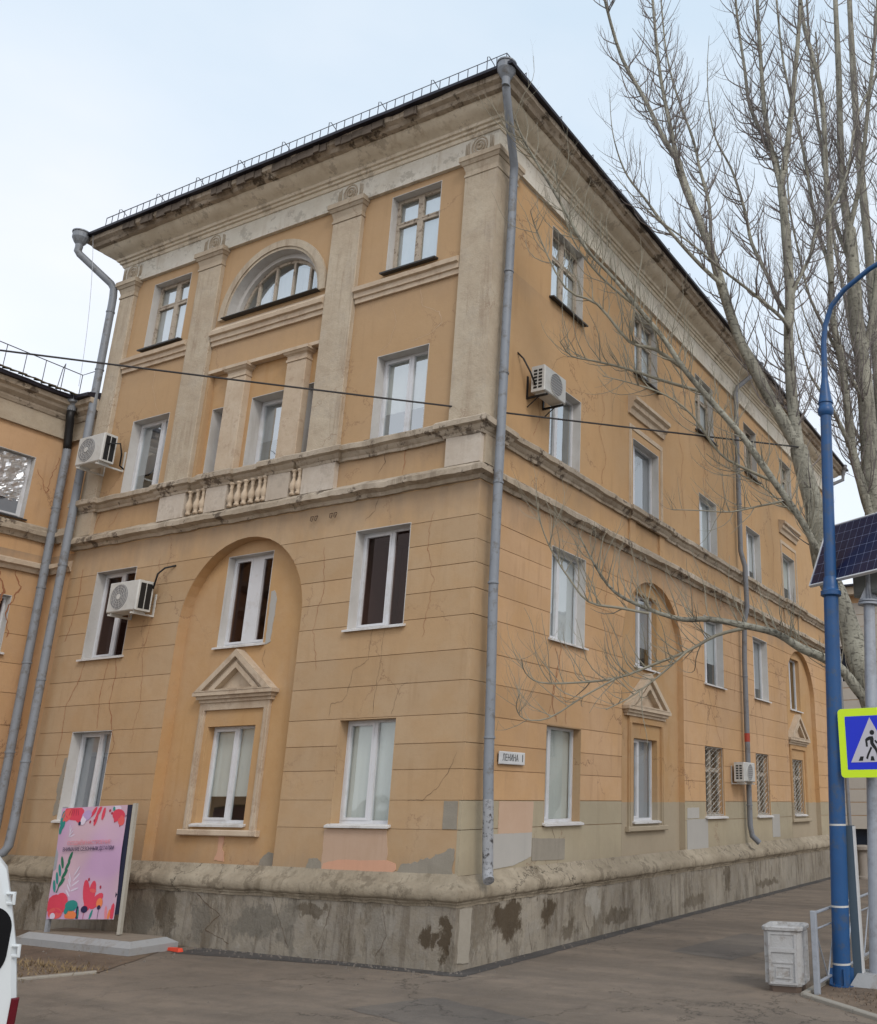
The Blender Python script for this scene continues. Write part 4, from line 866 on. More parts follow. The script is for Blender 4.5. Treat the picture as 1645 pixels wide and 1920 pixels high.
# ---- windows, side
window(SD, *S1[0], rec=.16, mull=.3, blind=('blind', .0), reveal='ochre', label='ground-floor window nearest the corner with a pale blind')
window(SD, *SN2[0], db=-.14, rec=.13, mull=.4, blind=('blind_grey', .0), reveal='niche_side', label='ground-floor window under the pediment on the long side')
for q in S1[1:]: window(SD, *q, style='wood', rec=.14, grille=True, reveal='ochre_side', sill='sill')
window(SD, *SN5[0], db=-.14, rec=.13, style='wood', grille=True, reveal='niche')
for i, q in enumerate(S2): window(SD, *q, rec=.18, gl='glass', mull=.42, blind=(('curtain', .0), ('curtain', .35), ('blind_grey', .2))[i], reveal='white_trim')
window(SD, *SN2[1], db=-.14, rec=.13, mull=.4, blind=('blind_grey', .3), reveal='niche'); window(SD, *SN5[1], db=-.14, rec=.13, mull=.45, reveal='niche')
for i, q in enumerate(S3): window(SD, *q, rec=.18, gl='glass_sky' if i == 0 else 'glass', mull=(.45, .3, .4, .5, .35)[i], blind=(None, ('blind_grey', .1), ('curtain', .0), ('curtain', .3), ('blind', .4))[i], sill=(None, 'dark_sill', 'dark_sill', 'dark_sill', 'dark_sill')[i])
for i, q in enumerate(S4): window(SD, *q, style='wood', rec=.16, gl='glass_sky' if i == 0 else 'glass', blind=('curtain', .0) if i != 3 else None, sill='dark_sill', sill_out=.12)

# ---- drainpipes
def drainpipe(par, pts, r, mat, funnel=None, clamps=(), label=None, tail=None):
    o = autosmooth(MB().tube(pts, r, 14, True).build('drainpipe', M[mat], par, label=label), 60)
    if funnel:
        c, R0, h = funnel
        MB().lathe(c, [(r*.9, -h-.16), (r*1.02, -h), (R0*.7, -h*.8), (R0, -h*.45), (R0, 0), (R0*1.1, .0), (R0*1.1, .03), (R0*.9, .03)], 16).build('rainwater_head', M[mat], o, smooth=False)
    for (x, y, z) in clamps: MB().lathe((x, y, z), [(r+.004, -.02), (r+.012, -.015), (r+.012, .015), (r+.004, .02)], 14).build('pipe_clamp', M[mat], o)
    return o
def lin(a, b, n): return [tuple(Vector(a).lerp(Vector(b), i/n)) for i in range(n+1)]
pc = [(.60, -.66, 14.62), (.58, -.60, 14.45), (.42, -.18, 13.9), (.31, .12, 13.52), (.28, .16, 13.40)]+[(.28+.004*math.sin(i*1.7), .16+.006*math.sin(i), 13.2-i*1.0) for i in range(0, 8)]+[(.28, .17, 5.4), (.29, .21, 4.2), (.30, .24, 3.0)]
drainpipe(B, pc, .078, 'pipe', ((.62, -.70, 15.02), .17, .3), [(.28, .16, z) for z in (11.3, 9.3, 7.3, 5.6)]+[(.3, .235, 3.2)])
drainpipe(B, [(.30, .24, 3.01), (.30, .25, 2.7), (.30, .28, 2.3)], .081, 'pipe')
drainpipe(B, [(.30, .28, 2.31), (.30, .33, 1.6), (.30, .35, 1.34), (.32, .33, 1.24), (.38, .28, 1.17)], .082, 'peel', label='peeling foot of the corner drainpipe')
pb = [(-11.24, -.86, 14.62), (-11.26, -.86, 14.5), (-11.22, -.82, 14.42), (-10.80, -.22, 13.85), (-10.74, -.17, 13.72), (-10.72, -.16, 13.5)]
pb += lin((-10.71, -.16, 13.3), (-10.30, -.30, 1.9), 8)+[(-10.29, -.32, 1.45), (-10.33, -.36, 1.34), (-10.52, -.5, 1.22)]
drainpipe(B, pb, .082, 'pipe', ((-11.25, -.86, 14.96), .18, .3), [(-10.71+.41*(13.3-z)/11.4, -.16-.14*(13.3-z)/11.4, z) for z in (13.1, 11.6, 9.6, 7.0, 4.6, 3.0)])
p2 = [(.70, 12.7, 14.85), (.62, 12.55, 14.6), (.20, 12.2, 14.1), (.16, 12.13, 13.9)]+[(.16 if z not in (8, 7) else .16, 12.1, z) for z in (12, 10, 9)]+[(.27, 12.1, 8.55), (.29, 12.1, 7.4), (.2, 12.1, 7.0)]+[(.16, 12.1, z) for z in (6, 4.5, 3, 1.7)]+[(.2, 12.12, 1.45), (.36, 12.2, 1.28)]
dp = drainpipe(B, p2, .07, 'pipe_side', ((.72, 12.75, 14.98), .14, .16), [(.16, 12.1, z) for z in (12.5, 10.4, 5.5, 2.2)])
MB().lathe((.16, 12.1, 3.9), [(.074, -.11), (.076, .11)], 14).build('red_band', simple('red_band_paint', (.35, .05, .03)), dp)
p3 = [(.72, YL+.3, 14.7), (.7, YL+.3, 14.4), (.3, YL+.1, 14.2), (.16, YL-.1, 13.9), (.16, YL-.1, 1.5)]
drainpipe(B, p3, .07, 'pipe_side', ((.74, YL+.3, 14.95), .15, .2))
o = MB().tube([(.12, 20.8, 3.9), (.12, 20.8, 7.9), (.12, 21.6, 7.95)], .03, 6, True).build('gas_pipe', M['yellow'], B)

# ---- hooks, patches, cracks on the walls
for s in (-3.60, -3.14):
    b = MB(FR)
    for e in (-.05, .05): b.tube([(s+e, 7.20, 0), (s+e, 7.18, .06), (s+e+.01, 7.10, .075), (s+e+.035, 7.08, .07), (s+e+.05, 7.15, .06)], .009, 5)
    b.build('wall_hook', M['crack'], B)
def patch(F, poly, d, mat, amp=.012, step=.035, th=.008, base=0.0):
    pts = []
    for i in range(len(poly)):
        a, c = Vector(poly[i]), Vector(poly[(i+1) % len(poly)]); k = max(1, int((c-a).length/step))
        for j in range(k):
            q = a.lerp(c, j/k); nv = noise.noise_vector(Vector((q.x*5, q.y*5, 3.3+d)))+1.2*noise.noise_vector(Vector((q.x*17, q.y*17, 8+d))); pts.append((q.x+nv.x*amp, q.y+nv.y*amp))
    MB(F).plate(pts, [], d-.03, d+th).build('plaster_patch', M[mat], B)
patch(FR, [(-2.62, 1.27), (-1.35, 1.27), (-1.30, 1.5), (-1.36, 1.86), (-2.63, 1.86)], 0, 'pink')
patch(FR, [(-2.62, 1.245), (-1.2, 1.235), (-1.12, 1.30), (-1.14, 1.38), (-1.3, 1.42), (-2.3, 1.40), (-2.58, 1.34)], .002, 'salmon', .008)
patch(FR, [(-2.95, 1.24), (-2.6, 1.24), (-2.62, 1.33), (-2.72, 1.42), (-2.9, 1.41)], .001, 'cement', .02)
patch(FR, [(-1.15, 1.24), (-.06, 1.24), (-.06, 1.62), (-.18, 1.60), (-.3, 1.53), (-.62, 1.44), (-1.0, 1.38)], .001, 'cement', .025)
patch(FR, [(-4.25, 1.2), (-3.62, 1.2), (-3.63, 1.40), (-3.75, 1.47), (-4.05, 1.46), (-4.2, 1.34)], -.219, 'cement', .02)
patch(FR, [(-5.3, 1.30), (-5.05, 1.30), (-5.08, 1.44), (-5.14, 1.5), (-5.12, 1.72), (-5.26, 1.72), (-5.25, 1.45)], -.219, 'salmon', .02)
patch(FR, [(-.30, 1.88), (-.04, 1.88), (-.04, 2.28), (-.30, 2.28)], 0, 'cement', .004)
patch(FR, [(-4.72, 4.98), (-4.60, 5.02), (-4.56, 5.8), (-4.64, 5.98), (-4.73, 5.96)], -.219, 'grey_paint', .01)
patch(FR, [(-9.62, 2.0), (-9.49, 2.0), (-9.49, 3.1), (-9.56, 3.05), (-9.63, 2.6)], 0, 'cement', .03)
patch(SD, [(1.0, 1.79), (1.98, 1.79), (2.0, 2.27), (1.0, 2.28)], .001, 'pink', .006)
patch(SD, [(.66, 1.27), (1.4, 1.30), (1.75, 1.36), (1.98, 1.42), (1.98, 1.79), (.66, 1.79)], .001, 'grey_paint', .006)
patch(SD, [(2.0, 1.35), (3.05, 1.32), (3.05, 1.66), (2.0, 1.70)], .001, 'cement', .006)
patch(SD, [(8.4, 1.25), (9.62, 1.25), (9.62, 1.9), (8.4, 1.9)], .001, 'grey_paint', .006)
patch(SD, [(8.42, 1.92), (9.1, 1.92), (9.1, 2.15), (8.42, 2.15)], .001, 'grey_paint', .006)
patch(SD, [(14.35, 1.35), (15.0, 1.35), (15.0, 1.95), (14.35, 1.95)], .001, 'grey_paint', .006)
for F_, poly in ((FR, [(-.02-.10, .05), (.10, .05), (.09, .80), (-.12, .80)]), ):
    pass
M['pale_con'] = plaster('pale_render', (.33, .30, .25), (.37, .34, .29), (.25, .22, .18), mott=.6, bump=.5)
patch(SD, [(-.06, .10), (.22, .08), (.24, .8), (-.05, .8)], .134, 'pale_con', .012, .06, .006)

def crack(F, pts, d, w=.012, mat='crack', jit=.03, seed=0, name='crack'):
    """thin filled crack: a ribbon that wanders between the given points"""
    P = [];
    for i in range(len(pts)-1):
        a, c = Vector(pts[i]), Vector(pts[i+1]); k = max(2, int((c-a).length/.035))
        for j in range(k):
            q = a.lerp(c, j/k); nv = noise.noise_vector(Vector((q.x*4, q.y*4, seed+.5)))+.7*noise.noise_vector(Vector((q.x*15, q.y*15, seed)))+.25*noise.noise_vector(Vector((q.x*40, q.y*40, seed)))
            P.append((q.x+nv.x*jit, q.y+nv.y*jit))
    P.append(pts[-1]); b = MB(F); n = len(P); vs = []
    for i, q in enumerate(P):
        t = Vector(P[min(i+1, n-1)])-Vector(P[max(i-1, 0)]); t.normalize(); ww = w*(.9 if mat == 'rust' else .7)*(.35+1.1*abs(noise.noise(Vector((q[0]*6, q[1]*6, 2)))))*(.4 if i in (0, n-1) else 1)
        vs += [(q[0]-t.y*ww, q[1]+t.x*ww, d+.004), (q[0]+t.y*ww, q[1]-t.x*ww, d+.004)]
    b.add(vs, [(2*i, 2*i+1, 2*i+3, 2*i+2) for i in range(n-1)]); b.build(name, M[mat], B)
for (F_, s_, z_, L_, w_, m_) in ((FR, -2.62, 5.0, .5, .03, 'run'), (FR, -1.33, 5.0, .35, .025, 'run'), (FR, -9.7, 4.95, .6, .03, 'run'), (FR, -2.6, 1.88, .2, .02, 'run'), (FR, -9.4, 7.36, .9, .10, 'run'), (FR, -8.9, 7.36, .7, .16, 'run'), (FR, -8.3, 7.36, .8, .07, 'run'), (FR, -7.2, 7.36, .5, .05, 'run'), (FR, -2.2, 7.36, .45, .08, 'run'), (FR, -1.9, 7.36, .3, .05, 'run'), (FR, -.5, 7.36, .6, .05, 'run'), (SD, 3.65, 5.04, .6, .03, 'run'), (SD, 2.4, 5.04, .5, .03, 'run'), (SD, 4.4, 7.36, .5, .06, 'run'), (SD, 5.2, 7.36, .7, .05, 'run'), (SD, 8.9, 7.36, .8, .08, 'run'), (SD, 11.2, 7.36, .6, .06, 'run'), (SD, 3.2, 11.8, .7, .03, 'run'), (SD, 9.5, 11.7, .8, .04, 'run')):
    pass
# rusty runs under the left first-floor window
crack(FR, [(-9.5, 4.93), (-9.62, 4.5), (-9.85, 4.05), (-9.8, 3.5), (-9.82, 2.9)], 0, .014, 'rust', seed=1)
crack(FR, [(-8.75, 4.93), (-8.85, 4.3), (-8.75, 3.6)], 0, .012, 'rust', seed=2)
crack(FR, [(-8.55, 4.93), (-8.45, 4.6), (-8.5, 4.1), (-8.3, 3.6), (-8.15, 3.3), (-8.28, 2.95)], 0, .015, 'rust', seed=3)
crack(FR, [(-10.15, 6.9), (-10.1, 6.3), (-10.22, 5.6), (-10.3, 5.4)], 0, .016, 'rust', seed=4)
crack(FR, [(-2.0, 5.0), (-2.05, 4.5), (-2.35, 4.35), (-2.45, 3.95), (-2.55, 3.85), (-2.75, 3.8), (-2.78, 3.6)], 0, .006, seed=5)
crack(FR, [(-1.75, 5.0), (-1.78, 4.4), (-1.85, 3.6)], 0, .005, seed=6)
crack(FR, [(-1.15, 4.10), (-1.3, 4.05), (-1.45, 3.6)], 0, .005, seed=7)
crack(FR, [(-.12, 3.0), (-.25, 2.7), (-.45, 2.45), (-.7, 2.3), (-1.0, 2.28)], 0, .006, seed=8)
crack(FR, [(-1.6, 11.4), (-1.5, 11.0), (-1.1, 10.75), (-1.0, 10.5), (-1.3, 10.35), (-1.7, 10.3)], 0, .009, 'crack_pale', seed=9)
crack(FR, [(-2.2, 11.1), (-2.1, 10.8), (-2.2, 10.4), (-2.45, 10.25)], 0, .008, 'crack_pale', seed=10)
crack(FR, [(-8.95, 11.4), (-8.9, 10.9), (-8.7, 10.4), (-8.55, 10.2)], 0, .007, 'crack_pale', seed=11)
crack(FR, [(-2.1, 8.2), (-2.05, 8.0), (-2.2, 7.8)], 0, .008, seed=12)
crack(FR, [(-1.62, 8.25), (-1.6, 7.9), (-1.65, 7.7)], 0, .012, 'rust', seed=13)
crack(FR, [(-2.15, 7.35), (-2.2, 7.1), (-2.4, 6.95)], 0, .007, seed=14)
crack(FR, [(-9.3, 8.1), (-9.4, 7.9), (-9.55, 7.75)], 0, .01, 'rust', seed=15)
crack(FR, [(-4.7, 4.9), (-4.75, 4.7), (-4.65, 4.55)], -.22, .006, seed=16)
for k, (pts, w_) in enumerate((([(2.55, 4.95), (2.75, 4.6), (2.55, 4.3), (2.5, 4.0), (2.35, 3.6)], .016), ([(2.75, 4.3), (2.95, 4.1), (3.0, 3.6)], .014), ([(9.8, 5.0), (10.0, 4.6), (9.75, 4.2), (9.6, 3.6)], .012), ([(10.5, 5.0), (10.1, 4.4), (10.4, 3.9), (10.7, 3.6)], .014), ([(13.3, 5.0), (13.25, 4.4), (13.45, 3.6)], .012), ([(13.7, 5.0), (13.9, 4.4), (13.85, 3.6)], .012), ([(2.6, 11.75), (2.5, 11.3), (2.8, 10.9), (2.3, 10.6), (2.1, 10.2)], .008), ([(6.1, 3.9), (6.0, 3.6)], .02), ([(8.9, 11.9), (8.95, 11.0), (9.3, 10.4)], .007), ([(2.6, 1.85), (2.75, 1.6), (2.65, 1.35)], .012), ([(11.3, 8.1), (11.2, 7.8)], .01), ([(4.2, 7.35), (4.4, 6.9), (4.2, 6.5)], .01))):
    crack(SD, pts, 0, w_*.8, 'rust' if k in (0, 1, 3, 7) else 'crack', seed=20+k)
for k, (pts, w_) in enumerate((([(-3.5, .9), (-3.0, .1)], .008), ([(-1.2, .8), (-1.1, .4), (-1.3, .1)], .007), ([(-5.2, .8), (-4.6, .5), (-4.9, .3), (-4.3, .1)], .012), ([(-2.2, .75), (-2.4, .2)], .006))):
    crack(FR, pts, .132, w_, seed=50+k)
for k, (pts, w_) in enumerate((([(4.1, 10.9), (4.3, 10.3), (4.1, 9.8), (4.35, 9.2), (4.2, 8.6)], .010), ([(8.4, 12.0), (8.2, 11.2), (8.5, 10.6), (8.3, 9.9), (8.6, 9.0)], .012), ([(9.9, 11.6), (10.0, 11.0), (9.8, 10.4), (9.9, 10.1)], .012), ([(11.3, 12.6), (11.4, 11.6), (11.2, 10.8), (11.5, 9.6), (11.4, 8.6)], .012), ([(13.6, 11.6), (13.7, 10.9), (13.5, 10.1)], .014), ([(15.4, 12.4), (15.3, 11.2), (15.6, 10.0), (15.4, 8.8)], .014), ([(4.3, 7.2), (4.5, 6.4), (4.3, 5.8), (4.6, 5.2), (4.5, 4.6)], .010), ([(8.9, 7.3), (9.1, 6.5), (8.9, 5.8), (9.2, 5.0)], .012), ([(1.6, 9.9), (1.75, 9.2), (1.6, 8.7)], .008), ([(11.6, 7.2), (11.5, 6.4), (11.8, 5.5), (11.6, 4.8)], .012), ([(6.3, 10.6), (6.2, 10.3)], .012), ([(9.95, 8.35), (9.8, 8.1)], .016), ([(3.0, 11.75), (2.9, 11.2), (3.2, 10.8)], .010), ([(2.7, 3.6), (2.5, 3.9), (2.6, 4.4), (2.8, 5.0)], .022))): crack(SD, pts, 0, w_, 'rust', .06, seed=100+k)
for k, (pts, w_) in enumerate((([(-3.3, 6.6), (-3.2, 5.8), (-3.35, 5.2), (-3.2, 4.4)], .007), ([(-7.7, 6.9), (-7.6, 6.0), (-7.75, 5.1), (-7.6, 4.2), (-7.7, 3.3)], .007), ([(-9.9, 8.2), (-9.95, 7.9), (-10.05, 7.7)], .012), ([(-.9, 6.9), (-1.0, 6.3), (-.8, 5.7), (-.95, 4.8)], .006), ([(-9.2, 1.9), (-9.1, 1.6), (-9.2, 1.3)], .01))): crack(FR, pts, 0, w_, 'rust', .05, seed=130+k)
for k, pts in enumerate(([(3.6, .8), (3.55, .4), (3.75, .1)], [(5.0, .75), (5.1, .3)], [(8.3, .75), (8.2, .4), (8.4, .1)], [(1.8, .3), (1.9, .05)], [(6.2, .7), (6.3, .2)])): crack(SD, pts, .132, .01, seed=60+k)
# ================================================================ the wing on the left
WB = tag(empty('side_wing', (0, 0, 0)), 'lower three-storey ochre wing at the left edge with a mossy eave', 'building')
wo = [(-2.05, -.66, 8.05, 9.45), (-1.9, -.55, 5.2, 6.38), (-2.0, -.7, 1.93, 3.3)]
MB(WG).plate(rect(-9, .35, 1.1, 10.2), [opening(*o) for o in wo], -.33, -.03).build('wall', M['groove'], WB)
courses(WG, -9, 0.04, [1.24, 1.87, 2.5, 3.1, 3.75, 4.4, 5.0, 5.6, 6.2, 7.05], wo, [], lambda z, s: M['ochre_side'], WB)
courses(WG, -9, 0.04, [7.05, 10.12], wo, [], lambda z, s: M['ochre_side'], WB)
MB(FR).box(-11.5, XL+.005, -.1, 10.2, -.30, -.05).build('wall', M['ochre_side'], WB)
wp = [(-11.5, -9), (-11.5, .05), (XL, .05)]
autosmooth(MB().sweep(wp, [(0, 7.62), (.06, 7.62), (.10, 7.70), (.16, 7.74), (.16, 7.83), (.10, 7.86), (.10, 7.92), (0, 7.98)], .15, .01, 2).build('ledge', M['trim_dirty'], WB), 30)
autosmooth(MB().sweep(wp, [(0, 6.92), (.06, 6.92), (.10, 7.0), (.16, 7.03), (.16, 7.12), (0, 7.18)], .15, .01, 3).build('ledge', M['trim_warm'], WB), 30)
autosmooth(MB().sweep(wp, [(0, 10.04), (.07, 10.04), (.08, 10.48), (0, 10.5)], .3, .002, 4).build('frieze', M['trim'], WB), 30)
autosmooth(MB().sweep(wp, [(0, 10.47), (.10, 10.47), (.14, 10.54), (.14, 10.58), (.24, 10.66), (.26, 10.72), (.34, 10.76), (.36, 10.86), (0, 10.88)], .2, .008, 5).build('cornice', M['trim_dirty'], WB), 28)
M['moss'] = simple('mossy_tiles', (.10, .08, .045), rough=1, var=.5, scale=9, bump=.6, dark=(.03, .025, .02), damt=.9, dscale=6)
autosmooth(MB().sweep(wp, [(0, 10.86), (.44, 10.87), (.45, 10.95), (-2.5, 11.9), (-2.5, 10.86)], .12, .014, 6).build('roof', M['roof'], WB), 30)
tile = MB().add([(-.075, 0, 0), (.075, 0, 0), (.075, .12, -.34), (-.075, .12, -.34), (-.082, .028, 0), (.082, .028, 0), (.075, .15, -.34), (-.075, .15, -.34)], [(0, 1, 5, 4), (4, 5, 6, 7), (0, 4, 7, 3), (1, 2, 6, 5)]).build('roof_tile', M['moss'], WB)
for i in range(54):
    o = tile if i == 0 else tile.copy()
    if i: COL.objects.link(o)
    o.location = (-10.99, -8.9+i*.163+random.uniform(-.01, .01), 10.965+random.uniform(-.006, .018)); o.rotation_euler = (random.uniform(-.05, .05), random.uniform(-.08, .08), rad(90)+random.uniform(-.05, .05))
snow_guard(WB, [(-11.3, -9), (-11.3, -.15), (-10.75, -.15)], 11.05, 11.62, .42)
MB().sweep([(-11.55, -9), (-11.5, .05), (XL, .05)], [(0, -.2), (.13, -.2), (.13, .86), (0, .86)], .2, .006, 3).build('plinth', M['plinth'], WB)
autosmooth(MB().sweep([(-11.5, -9), (-11.5, .05), (XL, .05)], tp, .15, .01, 7).build('base_moulding', bpy.data.materials['base_moulding_plaster'], WB), 50)
w = window(WG, *wo[0], rec=.14, mull=.98, parent=WB, sill='dark_sill', gl='glass', label='wing window lined with crumpled silver foil')
vs = []; fs = []; nx, nz = 26, 34
for j in range(nz+1):
    for i in range(nx+1):
        s = -1.97+1.2*i/nx; z = 8.42+.98*j/nz
        nv = noise.noise(Vector((s*3+z*2.2, z*5.5, 1)))*.06+noise.noise(Vector((s*8, z*14, 4)))*.03+noise.noise(Vector((s*22, z*18, 9)))*.010
        vs.append((s, z+(.10*noise.noise(Vector((s*4, 0, 3))) if j == 0 else 0), -.10+nv*1.1))
        if i and j: k = j*(nx+1)+i; fs.append((k-nx-2, k-nx-1, k, k-1))
MB(WG).add(vs, fs).build('foil_sheet', M['foil'], w)
MB(WG).box(-2.0, -.72, 8.08, 8.6, -.16, -.135).build('grey_board', M['ply'], w)
window(WG, *wo[1], rec=.16, parent=WB, mull=.4, gl='glass_brown_refl'); window(WG, *wo[2], rec=.16, parent=WB, gl='glass_brown_refl')
pa = [(-11.20, -.30, 10.66), (-11.2, -.30, 10.5), (-11.22, -.27, 10.42), (-11.36, -.14, 9.95), (-11.36, -.12, 9.8)]+lin((-11.35, -.12, 9.6), (-11.02, -.20, 1.6), 7)
sv = MB().tube(pa[:5], .085, 12, True)
dpa = drainpipe(WB, pa[4:], .085, 'pipe', None, [(-11.35+.33*(9.6-z)/8, -.12-.08*(9.6-z)/8, z) for z in (8.4, 6.6, 5, 3.2)])
sv.build('pipe_bend', M['black'], dpa, smooth=True)
MB().lathe((-11.2, -.30, 10.98), [(.085, -.34), (.09, -.2), (.10, -.18), (.17, -.15), (.185, 0), (.165, 0)], 14).build('rainwater_head', M['pipe'], dpa)
def wcrack(pts, w_, mat, seed):
    n0 = set(bpy.data.objects.keys()); crack(WG, pts, 0, w_*1.2, mat, .06, seed)
    for k in set(bpy.data.objects.keys())-n0: bpy.data.objects[k].parent = WB
wcrack([(-1.5, 7.6), (-1.3, 7.3), (-1.45, 7.0), (-.9, 6.8), (-.75, 6.4), (-.8, 5.8), (-.6, 5.3), (-.9, 4.7)], .03, 'rust', 81)
wcrack([(-.6, 7.0), (-.45, 6.6), (-.6, 6.0), (-.5, 5.5)], .02, 'rust', 82)
wcrack([(-1.2, 4.6), (-.9, 4.3), (-.6, 4.1)], .02, 'rust', 83)
wcrack([(-.55, 9.2), (-.3, 8.7), (-.2, 9.6)], .012, 'rust', 84)
patch(WG, [(-1.5, 1.3), (0, 1.3), (0, 2.0), (-.6, 2.1), (-1.5, 1.9)], .001, 'pink', .03)

# ================================================================ air conditioners
def ac_unit(F, s0, z0, d0, w_, h, dep, label, arms='grey', grp='air conditioners on the building', fan=.36, slats='right', pipe=None, dark_disc=False, strut=False):
    """outdoor unit whose fan faces out of wall F; d0 is its back"""
    o0 = F.p(s0+w_/2, z0, d0); root = tag(empty('air_conditioner', o0), label, 'air conditioner', grp)
    def bd(b, name, mat, par=root, sm=False):
        b.v = [q-o0 for q in b.v]; return b.build(name, mat, par, smooth=sm)
    s1, z1, d1 = s0+w_, z0+h, d0+dep
    cas = bd(MB(F).cbox(s0, s1, z0+.03, z1, d0, d1, .018).box(s0+.08, s0+.12, z0, z0+.03, d0+.04, d1-.04).box(s1-.12, s1-.08, z0, z0+.03, d0+.04, d1-.04), 'casing', M['ac'])
    cs, cz, r = s0+w_*fan+(.02), z0+h*.52, h*.40
    ring = lambda rr, n=28: [(cs+rr*math.cos(2*math.pi*i/n), cz+rr*math.sin(2*math.pi*i/n)) for i in range(n)]
    bd(MB(F).plate(ring(r), [], d1, d1+.003), 'fan', M['ac_dark'] if not dark_disc else M['ac_dark'], cas)
    g = MB(F)
    if not dark_disc:
        for k in range(1, 6):
            rr = r*k/5.2; g.tube([(cs+rr*math.cos(a*math.pi/14), cz+rr*math.sin(a*math.pi/14), d1+.016) for a in range(29)], .003, 4, cap=False)
        for k in range(12): a = k*math.pi/6; g.tube([(cs, cz, d1+.018), (cs+r*math.cos(a+.3), cz+r*math.sin(a+.3), d1+.014)], .0025, 4)
        g.plate([(cs+.055*math.cos(a), cz+.055*math.sin(a)) for a in [i*math.pi/8 for i in range(16)]], [], d1+.01, d1+.022)
    else:
        g.plate(ring(r*1.04), [ring(r*.98)], d1, d1+.012)
        for k in range(-3, 4): hh = math.sqrt(max(0, r*r-(k*r/4)**2)); g.box(cs-hh, cs+hh, cz+k*r/4-.003, cz+k*r/4+.003, d1+.003, d1+.01)
    bd(g, 'fan_guard', M['ac'], cas)
    side = s1 if slats == 'right' else s0; sg = 1 if slats == 'right' else -1
    v = MB(F)
    if slats == 'left':
        for k in range(6):
            for q in (0, 1):
                a = d0+.05+q*(dep-.08)/2; v.box(side-.004, side+.0, z0+.09+k*(h-.14)/6, z0+.09+(k+.62)*(h-.14)/6, a, a+(dep-.14)/2)
    else:
        for q in (0, 1): a = d0+.03+q*(dep-.06)/2; v.box(side, side+.004, z0+.07, z1-.05, a, a+(dep-.10)/2)
    bd(v, 'side_vent', M['black'], cas)
    for s in (s0+.1, s1-.1):
        bk = MB(F)
        bk.box(s-.018, s+.018, z0-.035, z0-.002, .0, d1+.01).box(s-.018, s+.018, z0-.002, z0+.42, .0, .025)
        if strut: bk.tube([(s, z0-.20, .02), (s, z0-.03, d1*.6)], .011, 5)
        bd(bk, 'bracket', M['ac'] if arms == 'grey' else M['black'], root)
    if pipe:
        pb_ = MB(F); pb_.tube(pipe, .018, 6); bd(pb_, 'hose', M['black'] if arms != 'pale' else M['ac'], root, True)
    return root
ac_unit(FR, -10.16, 9.02, .30, .84, .66, .30, 'white air conditioner on long pale arms in front of the drainpipe, at second-floor height', pipe=[(-9.32, 9.45, .5), (-9.2, 9.5, .3), (-9.25, 9.3, .2), (-9.4, 9.1, .1), (-9.4, 9.05, 0)])
ac_unit(FR, -8.40, 5.72, .16, .86, .62, .32, 'white air conditioner hung across the left first-floor window', pipe=[(-7.5, 6.2, .2), (-7.46, 6.5, .18), (-7.36, 6.62, .12), (-7.2, 6.68, 0)])
ac_unit(SD, 1.20, 9.36, .16, .76, .54, .29, 'white air conditioner high on the long side wall near the corner drainpipe', slats='left', fan=.5, dark_disc=True, strut=True, arms='dark', pipe=[(.95, 10.12, 0), (1.0, 10.0, .1), (1.1, 9.75, .2), (1.22, 9.5, .25)])
ac_unit(SD, 11.16, 2.74, .12, .82, .50, .27, 'small white air conditioner low on the long side beside the second drainpipe', slats='left', fan=.5, dark_disc=True)

# ================================================================ text helper
def text_mesh(name, body, size, mat, parent, mtx, ext=.002, align='CENTER', sx=1.0):
    cu = bpy.data.curves.new(name, 'FONT'); cu.body = body; cu.size = size; cu.extrude = ext; cu.align_x = align; cu.align_y = 'CENTER'
    t = bpy.data.objects.new(name, cu); COL.objects.link(t)
    dg = bpy.context.evaluated_depsgraph_get(); me = bpy.data.meshes.new_from_object(t.evaluated_get(dg)); bpy.data.objects.remove(t)
    me.materials.clear(); me.materials.append(mat)
    o = bpy.data.objects.new(name, me); COL.objects.link(o); o.parent = parent
    o.matrix_local = mtx @ Matrix.Scale(sx, 4, (1, 0, 0))
    return o
def text_line(body, size, mat, parent, mtx, sx):
    ws = [text_mesh('lettering', w_, size, mat, parent, Matrix.Identity(4), .001, 'LEFT', sx) for w_ in body.split()]
    wd = [max(v.co.x for v in o.data.vertices)*sx for o in ws]; gap = size*.28*sx; x = -(sum(wd)+gap*(len(wd)-1))/2
    for o, w_ in zip(ws, wd): o.matrix_local = mtx @ Matrix.Translation((x, 0, 0)) @ Matrix.Scale(sx, 4, (1, 0, 0)); x += w_+gap
def face_mtx(F, s, z, d, o0):
    m = Matrix((F.s, Vector((0, 0, 1)), F.d)).transposed().to_4x4(); m.translation = F.p(s, z, d)-Vector(o0); return m

# address plate
o0 = Vector((.05, 1.22, 2.9))
sg = tag(empty('address_sign', o0), 'small white street address plate beside the corner drainpipe', 'address sign')
b = MB(SD).cbox(.88, 1.62, 2.84, 3.04, .035, .055, .01); b.v = [q-o0 for q in b.v]; b.build('plate', M['white_edge'], sg)
b = MB(SD).box(.9, .93, 2.88, 3.0, .0, .035).box(1.5, 1.53, 2.88, 3.0, 0, .035); b.v = [q-o0 for q in b.v]; b.build('mount', M['black'], sg)
ink = simple('sign_ink', (.05, .055, .06)); text_mesh('lettering', 'ЛЕНИНА', .15, ink, sg, face_mtx(SD, 1.19, 2.94, .057, o0), sx=.72); text_mesh('lettering', '1', .17, ink, sg, face_mtx(SD, 1.54, 2.94, .057, o0))

